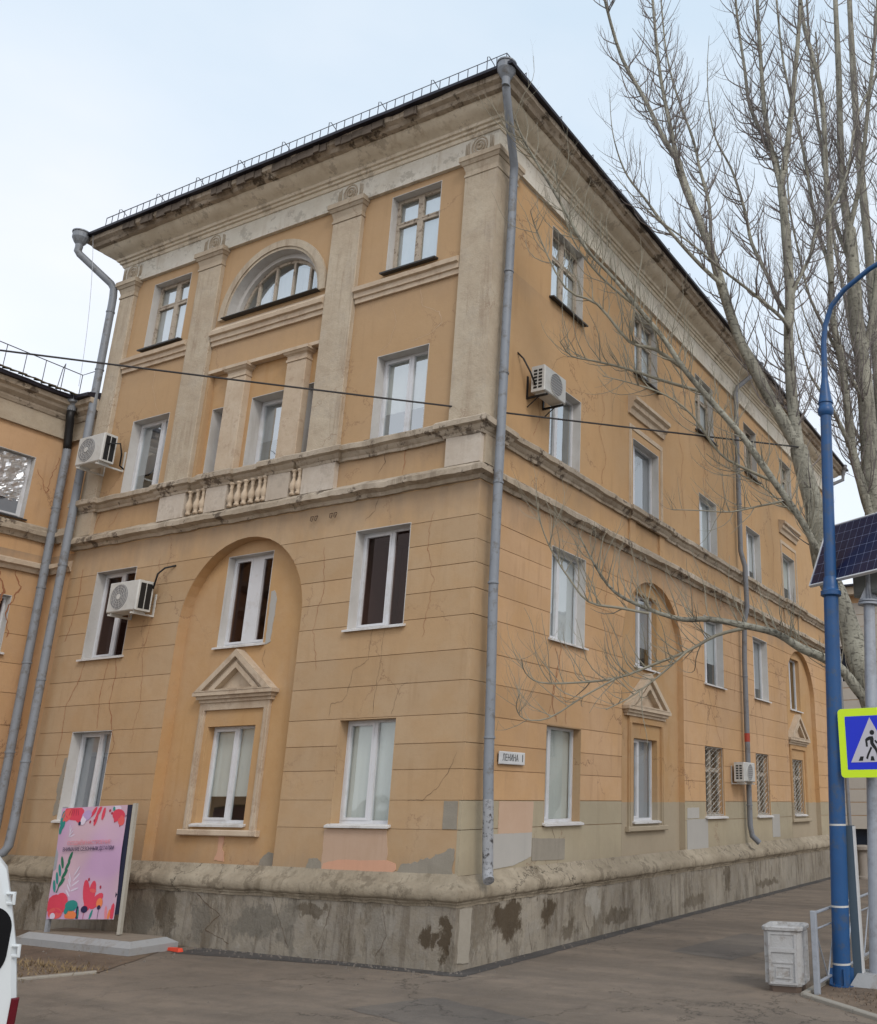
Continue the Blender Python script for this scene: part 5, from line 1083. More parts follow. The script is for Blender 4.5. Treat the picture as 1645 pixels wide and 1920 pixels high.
# ================================================================ banner stand
BY = -.86; o0 = Vector((-6.6, BY, 0))
bs_ = tag(empty('banner_stand', o0), 'advertising stand with a pink floral banner on a concrete slab', 'advertising stand')
def lb(b, name, mat, par=None, **k):
    b.v = [q-o0 for q in b.v]; return b.build(name, mat, par or bs_, **k)
b = MB(); x0, x1, y0, y1 = -8.0, -5.12, -1.28, -.42; c = .16
b.addw([(x0, y0, .0), (x1, y0, .0), (x1, y1, .0), (x0, y1, .0), (x0, y0, .11), (x1, y0, .11), (x1, y1, .11), (x0, y1, .11), (x0+c, y0+c*.7, .19), (x1-c, y0+c*.7, .19), (x1-c, y1-c*.7, .19), (x0+c, y1-c*.7, .19)],
       [(0, 1, 5, 4), (1, 2, 6, 5), (2, 3, 7, 6), (3, 0, 4, 7), (4, 5, 9, 8), (5, 6, 10, 9), (6, 7, 11, 10), (7, 4, 8, 11)])
sl = lb(b, 'slab', M['slab']); b = MB(); b.addw([(x0+c, y0+c*.7, .191), (x1-c, y0+c*.7, .191), (x1-c, y1-c*.7, .191), (x0+c, y1-c*.7, .191)], [(0, 1, 2, 3)]); lb(b, 'slab_top', M['slab_top'], sl)
bx0, bx1, bz0, bz1 = -7.72, -6.34, .44, 2.20
for x, mt in ((bx0+.02, 'galv'), (bx1+.11, 'bframe')): lb(MB(FR).box(x-.03, x+.03, .19, 2.22, -BY-.03, -BY+.03), 'post', M[mt])
lb(MB(FR).box(bx0+.05, bx1+.10, 2.16, 2.20, -BY-.02, -BY+.02).box(bx0+.05, bx1+.10, .5, .54, -BY-.02, -BY+.02), 'crossbar', M['bframe'])
lb(MB(FR).box(bx1-.04, bx1+.07, bz0+.05, bz1, -BY+.022, -BY+.030), 'banner_edge', M['navy'])
# banner cloth: a slightly waved sheet with a printed gradient; the print is thin raised shapes on it
mt, n, l, bsd = new_mat('banner_print'); tc = n.new('ShaderNodeTexCoord').outputs['Object']
f = ramp01(n, l, noise_n(n, l, tc, 1.1, 1, .4), .38, .62); cc = mixc(n, l, f, (.50, .32, .50), (.54, .38, .45)); l.new(cc, bsd.inputs['Base Color']); bsd.inputs['Roughness'].default_value = .5
def bpos(u, v, d=0):   # u,v in 0..1 over the banner
    s = bx0+(bx1-bx0-.02*v)*u; z = bz0+(bz1-bz0)*v+(-.02*u if v < .02 else 0)
    return (s, z, -BY+.036+.010*math.sin(v*9+u*3)+.004*math.sin(u*14)+d)
vs = []; fs = []; K = 20
for j in range(K+1):
    for i in range(K+1):
        vs.append(bpos(i/K, j/K)); 
        if i and j: k = j*(K+1)+i; fs.append((k-K-2, k-K-1, k, k-1))
cloth = lb(MB(FR).add(vs, fs), 'banner', mt, smooth=True)
PC = {'red': (.60, .05, .09), 'coral': (.66, .10, .10), 'teal': (.02, .22, .20), 'green': (.02, .14, .08), 'white': (.62, .55, .66), 'lilac': (.42, .30, .52), 'ink': (.02, .015, .06), 'orange': (.70, .20, .07), 'pink': (.64, .22, .26), 'dred': (.35, .02, .05)}
PM = {k: simple('print_'+k, v, rough=.5, var=.05) for k, v in PC.items()}
layer = [0]
def shape(pts, col):
    layer[0] += 1; e = .003+.0006*(layer[0] % 12)
    P = [(max(.004, min(.99, u)), max(.004, min(.996, v))) for u, v in pts]
    tris = tessellate_polygon([[Vector((u, v, 0)) for u, v in P]])
    lb(MB(FR).add([bpos(u, v, e) for u, v in P], [tuple(t) for t in tris]), 'printed_shape', PM[col], cloth)
def ell(u, v, a, b_, rot=0, col='red', n=14):
    r = rad(rot); shape([(u+a*math.cos(t)*math.cos(r)-b_*math.sin(t)*math.sin(r), v+(a*math.cos(t)*math.sin(r)+b_*math.sin(t)*math.cos(r))) for t in [2*math.pi*i/n for i in range(n)]], col)
# top left flower, leaves, top right flower
ell(.20, .955, .15, .075, -6, 'red'); ell(.10, .93, .08, .055, 30, 'coral'); ell(.27, .93, .09, .06, -40, 'red')
for k in range(5): ell(.14+.03*k, .955, .005, .035, -25+12*k, 'dred', 8)
ell(.40, .92, .075, .05, 10, 'lilac'); ell(.36, .88, .05, .04, 60, 'white'); ell(.31, .85, .02, .02, 0, 'ink', 8); ell(.40, .88, .03, .013, 35, 'ink', 8)
for k, (u, v, r_) in enumerate(((.04, .93, 80), (.03, .87, 95), (.06, .84, 60), (.03, .80, 85))): ell(u, v, .045, .024, r_, 'teal')
for u, v, r_ in ((.50, .95, 50), (.55, .88, 75), (.58, .96, 60), (.65, .93, 80)): ell(u, v, .06, .022, r_, 'red')
for u, v in ((.53, .87), (.47, .86), (.74, .955), (.77, .93)): ell(u, v, .014, .014, 0, 'dred', 8)
ell(.84, .97, .07, .035, 0, 'white'); ell(.88, .945, .022, .02, 20, 'ink', 8); ell(.80, .965, .02, .03, 30, 'teal', 8)
ell(.88, .91, .10, .055, -8, 'red'); ell(.93, .86, .055, .045, -30, 'coral'); ell(.85, .88, .04, .03, 20, 'red'); ell(.83, .85, .008, .008, 0, 'dred', 6); ell(.92, .81, .009, .009, 0, 'dred', 6)
# grey-white fern at top left, green leafy branch at left, white fern
for k in range(4): ell(.18+.012*k, .80-.02*k, .045, .007, 100-28*k, 'white', 8)
for k in range(4):
    ell(.23-.025*k, .545-.075*k, .055, .020, 62-6*k, 'green'); ell(.12-.02*k, .50-.07*k, .06, .019, 112, 'teal' if k else 'green')
shape([(.10, .23), (.115, .23), (.21, .47), (.20, .48)], 'green')
for k in range(4): ell(.36, .42-.055*k, .06, .009, 50-12*k, 'white', 8); ell(.27, .36-.045*k, .05, .009, 115+8*k, 'white', 8)
# bottom flowers
ell(.10, .13, .12, .085, 10, 'red'); ell(.20, .14, .10, .09, -20, 'red'); ell(.13, .05, .11, .05, 0, 'coral'); ell(.10, .025, .04, .03, 0, 'white')
ell(.36, .115, .095, .048, 0, 'teal'); ell(.29, .07, .03, .03, 0, 'teal', 8); ell(.36, .03, .09, .04, 0, 'orange'); ell(.34, .015, .05, .025, 20, 'pink', 10)
for u, v, r_, a in ((.55, .22, 108, .125), (.63, .22, 85, .11), (.71, .15, 35, .10), (.60, .13, 60, .08)): ell(u, v, a, .05, r_, 'red')
ell(.64, .24, .018, .05, 80, 'coral', 8); ell(.56, .34, .013, .016, 0, 'dred', 8); ell(.74, .27, .012, .016, 20, 'dred', 8)
ell(.76, .13, .045, .045, 0, 'orange'); ell(.56, .08, .05, .03, 0, 'ink'); ell(.76, .095, .026, .02, 0, 'ink', 8); ell(.46, .04, .024, .07, 5, 'ink'); ell(.47, .05, .01, .05, 5, 'teal', 8)
ell(.66, .03, .016, .05, -20, 'teal', 8); ell(.87, .05, .02, .06, 12, 'pink', 8); ell(.92, .03, .02, .05, -10, 'orange', 8); ell(.965, .06, .03, .07, 0, 'red', 8)
shape([(.757, .0), (.763, .0), (.763, .09), (.757, .09)], 'ink'); shape([(.555, .0), (.561, .0), (.561, .08), (.555, .08)], 'dred')
cm = lambda u, v: face_mtx(FR, bx0+(bx1-bx0)*u, bz0+(bz1-bz0)*v, -BY+.068, o0)
text_line('СОЗДАЁМ НАСТРОЕНИЕ', .088, PM['pink'], cloth, cm(.50, .67), .84)
text_line('ВНИМАНИЕ СЕЗОННЫМ ДЕТАЛЯМ', .088, PM['ink'], cloth, cm(.50, .615), .70)

for ch in bs_.children:
    if ch.name.split('.')[0] in ('post', 'crossbar', 'banner', 'banner_edge'): ch.rotation_euler = (0, rad(-2.5), rad(11)); ch.location = (.17, 0, 0)
# red thing lying on the asphalt
o = MB().addw([(-5.16, -.60, .008), (-4.80, -.66, .008), (-4.78, -.58, .008), (-5.0, -.52, .008), (-5.17, -.54, .008), (-5.14, -.60, .05), (-4.82, -.65, .06), (-4.80, -.59, .06), (-5.0, -.54, .055), (-5.15, -.55, .05)],
    [(5, 6, 7, 8, 9), (0, 1, 6, 5), (1, 2, 7, 6), (2, 3, 8, 7), (3, 4, 9, 8), (4, 0, 5, 9)]).build('plastic_scrap', M['orange'])
tag(o, 'bright orange-red plastic piece lying on the ground by the banner slab', 'litter')

# ================================================================ litter bin
o0 = Vector((4.66, .86, 0)); ba = rad(6)
lbn = tag(empty('litter_bin', o0), 'pale square concrete litter bin with panelled sides at the end of the fence', 'litter bin')
def ring_sq(h, z, c=.05): return [(-h+c, -h, z), (h-c, -h, z), (h, -h+c, z), (h, h-c, z), (h-c, h, z), (-h+c, h, z), (-h, h-c, z), (-h, -h+c, z)]
def sq_stack(levels, cap=True, c=.05):
    b = MB(); vs = []; fs = []
    for h, z in levels: vs += ring_sq(h, z, c)
    for i in range(len(levels)-1):
        for k in range(8): a = i*8+k; q = i*8+(k+1) % 8; fs.append((a, q, q+8, a+8))
    if cap: fs.append(tuple(range(8))[::-1]); fs.append(tuple((len(levels)-1)*8+k for k in range(8)))
    return b.addw(vs, fs)
body = sq_stack([(.215, .07), (.222, .10), (.24, .70), (.262, .715), (.265, .75), (.25, .765), (.205, .765), (.19, .72), (.18, .45)]).build('bin_body', M['bin'], lbn)
sq_stack([(.20, .0), (.205, .075)]).build('bin_foot', M['bin_base'], lbn)
b = MB(); b.addw([(-.18, -.18, .60), (.18, -.18, .60), (.18, .18, .60), (-.18, .18, .60)], [(0, 1, 2, 3)]).build('bin_liner', M['ac_dark'], lbn)
for k in range(4):
    F4_ = Frame((0, 0, 0), (math.cos(k*math.pi/2), math.sin(k*math.pi/2), 0)); d = .232
    b = MB(F4_)
    for (s0, s1, z0, z1) in ((-.15, .15, .51, .665), (-.15, .15, .12, .46)):
        b.plate(rect(s0-.03, s1+.03, z0-.025, z1+.025), [rect(s0, s1, z0, z1)], d-.03, d+.016)
    b.plate(rect(-.10, .10, .16, .30), [rect(-.085, .085, .175, .285)], d-.03, d+.006); b.box(-.13, .13, .335, .352, d-.02, d+.008)
    b.build('bin_panel', M['bin'], lbn)
lbn.rotation_euler = (0, 0, ba)

# ================================================================ lamp post
o0 = Vector((5.22, 1.38, 0)); lp = tag(empty('lamp_post', o0), 'tall blue street lamp post with white tape bands and a curved arm', 'street lamp')
def at(z): return Vector((.036*z, 0, z))
def seg(name, pts, r, mat='blue', n=18, par=lp): return autosmooth(MB().tube([tuple(q) for q in pts], r, n, True).build(name, M[mat], par), 50)
seg('base_flange', [at(0), at(.03)], [.17, .17]); low_ = seg('shaft', [at(.02), at(2.5), at(5.15)], [.118, .112, .106])
for z in (.27, .96, 1.98):
    seg('white_tape', [at(z)+Vector((0, 0, -.012)), at(z)+Vector((0, 0, .012))], .119-.0025*z, 'band')
seg('collar', [at(5.12), at(5.14), at(5.20), at(5.22), at(5.26), at(5.40), at(5.42)], [.12, .15, .15, .12, .115, .10, .085]); seg('shaft', [at(5.4), at(8.0)], [.088, .085])
seg('collar', [at(7.96), at(8.0), at(8.08), at(8.10), at(8.16), at(8.17), at(8.24), at(8.6)], [.09, .12, .125, .105, .105, .12, .10, .05])
arm = [at(8.5), at(9.2)+Vector((.0, 0, 0)), at(9.5)+Vector((.03, 0, 0)), at(9.85)+Vector((.14, 0, -.02)), at(10.1)+Vector((.36, -.02, -.04)), Vector((1.15, -.05, 10.30)), Vector((1.6, -.08, 10.46)), Vector((2.2, -.1, 10.55)), Vector((2.6, -.12, 10.55))]
seg('arm', arm, [.052, .045, .043, .042, .041, .04, .04, .04, .04])
b = MB(); b.tube([(2.5, -.12, 10.56), (2.7, -.12, 10.57), (3.1, -.14, 10.56), (3.3, -.14, 10.54)], [.05, .12, .14, .05], 10, True).build('lamp_head', M['galv'], lp, smooth=True)
for k in range(4):
    a = k*math.pi/2+.5; MB().box(-.012, .012, .0, .22, .10, .16).build('gusset', M['blue'], lp).rotation_euler = (0, 0, a)

# second short post
o = MB(Frame((5.42, 1.52, 0), (1, 0, 0))).box(-.06, .05, -.02, 1.97, -.06, .06).build('short_post', M['galv_dark']); tag(o, 'short dark rectangular steel post just behind the blue lamp post', 'post')
b = MB(Frame((5.42, 1.52, 0), (1, 0, 0))).box(.051, .066, -.02, 1.96, -.05, .062); e_ = b.build('edge_strip', M['white_edge'], o)
# dark downpipe with a hook over it
# ================================================================ sign post with solar panel and crossing sign
o0 = Vector((5.62, 1.62, 0)); sp = tag(empty('sign_post', o0), 'galvanised post at the right edge carrying the solar panel and the crossing sign', 'sign post')
def at2(z): return Vector((.055*z, 0, z))
seg('shaft', [at2(0), at2(3), at2(5.0)], [.10, .088, .08], 'galv', par=sp); seg('shaft', [at2(4.98), at2(6.0)], [.045, .045], 'galv', par=sp)
seg('flange', [at2(5.0), at2(5.03)], [.16, .16], 'galv', par=sp); seg('flange', [at2(5.045), at2(5.07)], [.15, .15], 'galv', par=sp)
for k in range(4):
    a = k*math.pi/2+.4; q = at2(5.07); c_, s_ = math.cos(a), math.sin(a)
    MB().addw([(q.x+.04*c_, .04*s_, q.z), (q.x+.14*c_, .14*s_, q.z), (q.x+.04*c_, .04*s_, q.z+.2), (q.x+.04*c_-.008*s_, .04*s_+.008*c_, q.z), (q.x+.14*c_-.008*s_, .14*s_+.008*c_, q.z), (q.x+.04*c_-.008*s_, .04*s_+.008*c_, q.z+.2)], [(0, 1, 2), (5, 4, 3), (1, 4, 5, 2), (0, 3, 4, 1)]).build('gusset', M['galv'], sp)
MB().add([(-.3, 0, -.3), (.3, 0, -.3), (.3, 0, .3), (-.3, 0, .3), (-.2, .16, -.2), (.2, .16, -.2), (.2, .16, .2), (-.2, .16, .2)], [(0, 1, 5, 4), (1, 2, 6, 5), (2, 3, 7, 6), (3, 0, 4, 7), (4, 5, 6, 7)]).build('concrete_foot', M['slab'], sp)
# solar panel
A, T = -.461, .4496; PW, PH = 1.62, 1.12; o1 = Vector((5.03, 1.59, 5.36))
sol = tag(empty('solar_panel', o1), 'dark blue solar panel tilted on top of the galvanised post', 'solar panel')
hx = Vector((math.cos(A), math.sin(A), 0)); bk_ = Vector((-math.sin(A), math.cos(A), 0)); uz = Vector((0, 0, 1))*math.cos(T)+bk_*math.sin(T)
class PF:
    o = Vector((0, 0, 0))
    def p(f, s, z, d): return hx*s+uz*z+hx.cross(uz)*d
pf = PF()
MB(pf).box(0, PW, 0, PH, -.04, 0).build('backing', M['ac_dark'], sol)
b = MB(pf); fw = .018; b.box(0, PW, 0, fw, 0, .012).box(0, PW, PH-fw, PH, 0, .012).box(0, fw, fw, PH-fw, 0, .012).box(PW-fw, PW, fw, PH-fw, 0, .012); b.box(-.002, PW+.002, -.002, fw, -.042, -.0).build('frame', M['white_edge'], sol)
mt, n, l, bsd = new_mat('solar_cell'); bsd.inputs['Base Color'].default_value = (.012, .014, .045, 1); bsd.inputs['Roughness'].default_value = .22; bsd.inputs['Specular IOR Level'].default_value = .5
nx, nz = 12, 6; cw, ch = (PW-2*fw-.02)/nx, (PH-2*fw-.02)/nz
c0 = MB(pf).add([(.008, .004, 0), (cw-.008, .004, 0), (cw-.003, .012, 0), (cw-.003, ch-.012, 0), (cw-.008, ch-.004, 0), (.008, ch-.004, 0), (.003, ch-.012, 0), (.003, .012, 0)], [tuple(range(8))]).build('solar_cell', mt, sol)
for i in range(nx):
    for j in range(nz):
        o = c0 if (i, j) == (0, 0) else c0.copy()
        if (i, j) != (0, 0): COL.objects.link(o)
        o.location = pf.p(fw+.01+i*cw, fw+.01+j*ch, .003)
MB(pf).box(fw, PW-fw, fw, PH-fw, 0, .0015).build('backsheet', simple('cell_gaps', (.16, .18, .27), rough=.3), sol)
MB(pf).box(.25, .30, .1, PH-.1, -.10, -.041).box(PW-.3, PW-.25, .1, PH-.1, -.10, -.041).build('mounting_rail', M['galv'], sol)
# battery box under the panel
o2 = Vector((5.92, 1.50, 5.1)); bb = tag(empty('battery_box', o2), 'grey equipment box under the solar panel behind the post', 'equipment box')
MB(Frame((0, 0, 0), hx)).cbox(-.36, .30, 0.06, .62, -.40, -.10, .02).build('box_case', simple('box_paint', (.20, .215, .205), rough=.5), bb); MB(Frame((0, 0, 0), hx)).box(-.30, .24, .12, .56, -.10, -.092).build('box_door', simple('box_door_paint', (.23, .245, .235), rough=.5), bb)
# pedestrian crossing sign
A2 = -.10; W2, H2 = .90, .915; o3 = Vector((5.425, 1.235, 2.585)); cs = tag(empty('crossing_sign', o3), 'pedestrian crossing sign: walking figure in a white triangle on blue with a fluorescent yellow border', 'road sign')
sf = Frame((0, 0, 0), (math.cos(A2), math.sin(A2), 0))
def rr(s0, s1, z0, z1, r, n=5):
    out = []
    for cx_, cz_, a0 in ((s1-r, z0+r, -90), (s1-r, z1-r, 0), (s0+r, z1-r, 90), (s0+r, z0+r, 180)): out += arc(cx_, cz_, r, a0, a0+90, n)
    return out
yel = simple('fluorescent_yellow_sheeting', (.62, .86, .015), rough=.35, var=.03); blu = simple('sign_blue_sheeting', (.005, .025, .60), rough=.3, var=.06); whi = simple('sign_white_sheeting', (.52, .51, .56), rough=.4, var=.04)
MB(sf).plate(rr(0, W2, 0, H2, .055), [], -.02, 0).build('sign_back', M['galv'], cs)
MB(sf).plate(rr(.002, W2-.002, .002, H2-.002, .054), [], .0005, .0025).build('yellow_border', yel, cs)
MB(sf).plate(rr(.10, W2-.10, .105, H2-.105, .012), [], .003, .0045).build('blue_field', blu, cs)
MB(sf).plate([(.152, .20), (W2-.152, .20), (W2/2, H2-.13)], [], .005, .0065).build('white_triangle', whi, cs)
ink2 = simple('sign_black_figure', (.004, .004, .005), rough=.4)
fg = MB(sf); dz = .007
def poly(pts): fg.plate([(W2/2+(q[0]), .20+q[1]) for q in pts], [], dz, dz+.001)
c_ = W2/2
fg.plate([(c_+.022+.033*math.cos(a), .20+.445*.0+.385+.033*math.sin(a)) for a in [i*math.pi/8 for i in range(16)]], [], dz, dz+.001)
poly([(-.02, .335), (.03, .335), (.04, .30), (.035, .25), (.07, .19), (.095, .13), (.10, .06), (.072, .06), (.062, .12), (.04, .165), (.01, .20), (-.012, .24), (-.012, .29), (-.05, .275), (-.045, .20), (-.075, .20), (-.08, .295), (-.055, .32)])
poly([(-.01, .20), (.012, .185), (-.035, .10), (-.06, .035), (-.085, .05), (-.06, .11)])
poly([(.045, .28), (.06, .25), (.10, .225), (.13, .215), (.125, .24), (.095, .255), (.065, .285)])
for u in (-.165, .0, .12): 
    w3 = .05 if u == 0 else .05; poly([(u-.025, .018), (u+.035, .018), (u+.03-(.01 if u > -.1 else -.02), .075), (u-.012+(.0 if u > -.1 else .015), .075)])
fg.build('walking_figure', ink2, cs)
MB(sf).box(.38, .42, .2, .25, -.30, -.02).box(.38, .42, .65, .70, -.30, -.02).build('clamp', M['galv'], cs)

# ================================================================ pedestrian guard fence
fn = tag(empty('guard_fence', (5.10, .66, 0)), 'low galvanised pedestrian guard fence with slanted bars along the soil bed', 'fence')
def bar(pts, r, name='bar', mat='galv', n=6): return MB().tube(pts, r, n, True).build(name, M[mat], fn)
py = [0, 1.95, 3.9, 5.85, 7.8]
for y in py: MB(Frame((0, y, 0), (1, 0, 0))).cbox(-.035, .035, -.02, .96, -.035, .035, .006).build('fence_post', M['galv'], fn)
for a, c in zip(py, py[1:]):
    bar([(0, a+.03, .93), (0, c-.03, .93)], .019, 'rail'); bar([(0, a+.03, .74), (0, c-.03, .74)], .012, 'rail'); bar([(0, a+.03, .13), (0, c-.03, .13)], .019, 'rail')
    k = 4; L_ = (c-a)
    for i in range(k):
        u0 = a+.05+(L_-.1)*i/k; u1 = a+.05+(L_-.1)*(i+1)/k
        bar([(0, u0 if i % 2 else u1, .13), (0, u1 if i % 2 else u0, .74)], .011, 'slanted_bar')

# ================================================================ thin sapling, pillar, backdrop buildings
sh = tag(empty('young_tree', (5.45, 2.75, 0)), 'dark stump-like young tree stem inside the guard fence', 'young tree')
autosmooth(MB().tube([(0, 0, -.02), (.01, 0, .3), (-.01, .02, .6), (-.03, .0, .95)], [.07, .05, .045, .03], 8, True).build('trunk', simple('dark_bark', (.08, .055, .045), rough=.9, bump=.6), sh), 60)
b = MB(); b.tube([(-.01, 0, .6), (.1, .05, .85), (.13, .05, 1.1)], [.02, .015, .008], 5, True).tube([(0, 0, .75), (-.1, 0, .95), (-.13, .02, 1.15)], [.02, .012, .006], 5, True).build('branch', M['twig'], sh)
o = MB().lathe((1.25, 19.3, 0), [(.22, -.02), (.22, .06), (.16, .09), (.14, .2), (.14, .78), (.2, .82), (.27, .86), (.27, .94), (.2, .99), (.0, 1.0)], 18).build('stone_pillar', M['stone'], smooth=False); tag(autosmooth(o, 40), 'short round stone pillar with a mushroom cap at the far end of the wall', 'pillar')

BG = tag(empty('beige_building', (0, 0, 0)), 'beige building across the side street with a dark shop front, seen past the lamp post', 'building')
GF = Frame((-6, 36, 0), (1, 0, 0))
wins = [(2+3.4*i, 3.4+3.4*i, z, z+1.8) for i in range(8) for z in (4.9, 8.2)]
MB(GF).plate(rect(0, 30, 1.1, 12.6), [opening(*q) for q in wins]+[rect(1.2, 28, 1.2, 1.3)], -.4, -.02).build('wall', M['groove'], BG)
zz = [1.05+.62*i for i in range(19)]
courses(GF, 0, 30, zz, wins, [], lambda z, s: M['beige'], BG, gap=.022)
MB(GF).box(0, 30, 0, 1.05, -.6, -.25).build('shop_front', M['shop'], BG); MB(GF).box(0, 30, -.1, .12, -.24, .1).build('step', M['kerb'], BG)
MB(GF).box(-.3, 30.3, 12.6, 13.0, -3, .5).build('cornice', M['trim'], BG); MB(GF).box(-.3, 30.3, 13.0, 13.1, -8, .7).build('roof', M['roof'], BG)
for q in wins:
    w = MB(GF).box(q[0], q[1], q[2], q[3], -.35, -.30).build('window', M['shop'], BG); MB(GF).box(q[0], q[0]+.08, q[2], q[3], -.30, -.26).box(q[1]-.08, q[1], q[2], q[3], -.30, -.26).box((q[0]+q[1])/2-.05, (q[0]+q[1])/2+.05, q[2], q[3], -.30, -.26).box(q[0]+.08, q[1]-.08, q[3]-.08, q[3], -.3, -.26).build('window_frame', M['pvc'], w)

# ================================================================ white van
VH = Vector((-.955, .297, 0)).normalized(); vo = Vector((2.25, -7.56, 0))
van = tag(empty('parked_van', vo), 'white van at the left edge seen from its rear corner with a black window', 'van')
VF = Frame((0, 0, 0), (-VH.y*-1 if False else VH.y*-1*-1, 0, 0)) if False else None
class VFr:
    """s across the rear to the right (0 = right edge), z up, d backwards out of the rear doors"""
    sx = Vector((VH.y, -VH.x, 0))
    def p(f, s, z, d): return VFr.sx*s+Vector((0, 0, z))-VH*d
vf = VFr(); L_ = 4.6; Wd = 1.75
def vring(x, inset, zt): # rear view outline of the body at depth x: list (s,z)
    return [(-Wd+inset, .42), (-inset, .42), (-inset+.0, .55), (.0-inset, 1.05), (-.055-inset, 1.35), (-.13-inset, 1.62), (-.20-inset, zt-.10), (-.26-inset, zt-.03), (-.36-inset, zt), (-Wd+.36+inset, zt), (-Wd+.26+inset, zt-.03), (-Wd+.2+inset, zt-.10), (-Wd+.13+inset, 1.62), (-Wd+.055+inset, 1.35), (-Wd+inset, 1.05)]
secs = [(.0, .05, 1.90), (-.02, .015, 1.94), (-.06, 0, 1.955), (-2.8, 0, 1.98), (-3.4, .02, 1.93), (-3.9, .06, 1.45), (-4.5, .08, 1.15), (-4.62, .16, .95)]
vs = []; fs = []; n = 15
for d_, ins, zt in secs:
    for s, z in vring(d_, ins, zt): vs.append((s, min(z, zt), d_))
for i in range(len(secs)-1):
    for k in range(n): a = i*n+k; c = i*n+(k+1) % n; fs.append((a, c, c+n, a+n))
fs.append(tuple(range(n))); fs.append(tuple((len(secs)-1)*n+k for k in range(n))[::-1])
body = autosmooth(MB(vf).add(vs, fs).build('body', M['van'], van), 30)
wpts = rr(-.80, -.125, 1.17, 1.62, .15, 9); MB(vf).plate(wpts, [], -.001, .008).build('rear_window', M['van_glass'], van)
MB(vf).plate(rr(-1.55, -.92, 1.13, 1.66, .14, 7), [], -.001, .008).build('rear_window', M['van_glass'], van)
MB(vf).cbox(-.050, -.004, .66, 1.06, -.02, .012, .008).build('tail_lamp', M['red_lamp'], van); MB(vf).cbox(-Wd+.015, -Wd+.085, .66, 1.02, -.02, .012, .008).build('tail_lamp', M['red_lamp'], van)
for z, e in ((1.34, -.055), (1.66, -.14)): MB(vf).tube([(e-.05, z-.03, -.03), (e-.005, z-.03, .02), (e-.01, z+.03, .02), (e-.055, z+.03, -.03)], .014, 6).build('door_hinge', M['van'], van)
MB(vf).box(-.87, -.862, .5, 1.88, -.0, .003).build('door_gap', M['black'], van)
MB(vf).cbox(-Wd-.01, .01, .36, .56, -.05, .10, .03).build('bumper', M['black'], van)
def wheel(s, d_):
    c = vf.p(s, .33, d_); ax = VFr.sx; b = MB(); b.tube([tuple(c-ax*.1), tuple(c-ax*.09), tuple(c+ax*.09), tuple(c+ax*.1)], [.27, .33, .33, .27], 22, True); t = b.build('wheel', M['black'], van)
    MB().tube([tuple(c-ax*.105), tuple(c+ax*.105)], .19, 14, True).build('rim', M['galv'], t)
for s in (-.12, -Wd+.12):
    for d_ in (-.9, -3.7): wheel(s, d_)
MB(vf).plate([(-Wd+.12, 1.30), (-.12, 1.30), (-.16, 1.84), (-Wd+.16, 1.84)], [], -3.66, -3.64).build('windscreen', M['van_glass'], van)

# ================================================================ cables
def cable(name, a, c, sag, r, mat, label, grp=None, n=24):
    A_, C_2 = Vector(a), Vector(c); pts = [A_.lerp(C_2, i/n)-(Vector((0, 0, 1)) if abs((A_-C_2).z) < (A_-C_2).length*.8 else Vector((-1, 0, 0)))*sag*4*(i/n)*(1-i/n) for i in range(n+1)]
    o = MB().tube([tuple(q) for q in pts], r, 6, True).build(name, M[mat]); return tag(o, label, 'cable', grp)
cable("overhead_cable", CA, CB, .06, .016, 'cable', 'thick black cable strung across the facade to the leaning poplar')
cable('overhead_wire', (-60, 38, 41.5), (6, 40, 24), .8, .02, 'wire_pale', 'upper of the thin pale wires in the sky behind the roof', 'thin wires in the sky')
cable('overhead_wire', (-60, 38, 39.0), (6, 40, 23), .8, .02, 'wire_pale', 'lower of the thin pale wires in the sky behind the roof', 'thin wires in the sky')

cable('hanging_wire', (-10.98, -.75, 14.9), (-11.02, -.35, 11.2), .12, .005, 'wire_pale', 'thin wire hanging from the roof corner down to the wing roof')
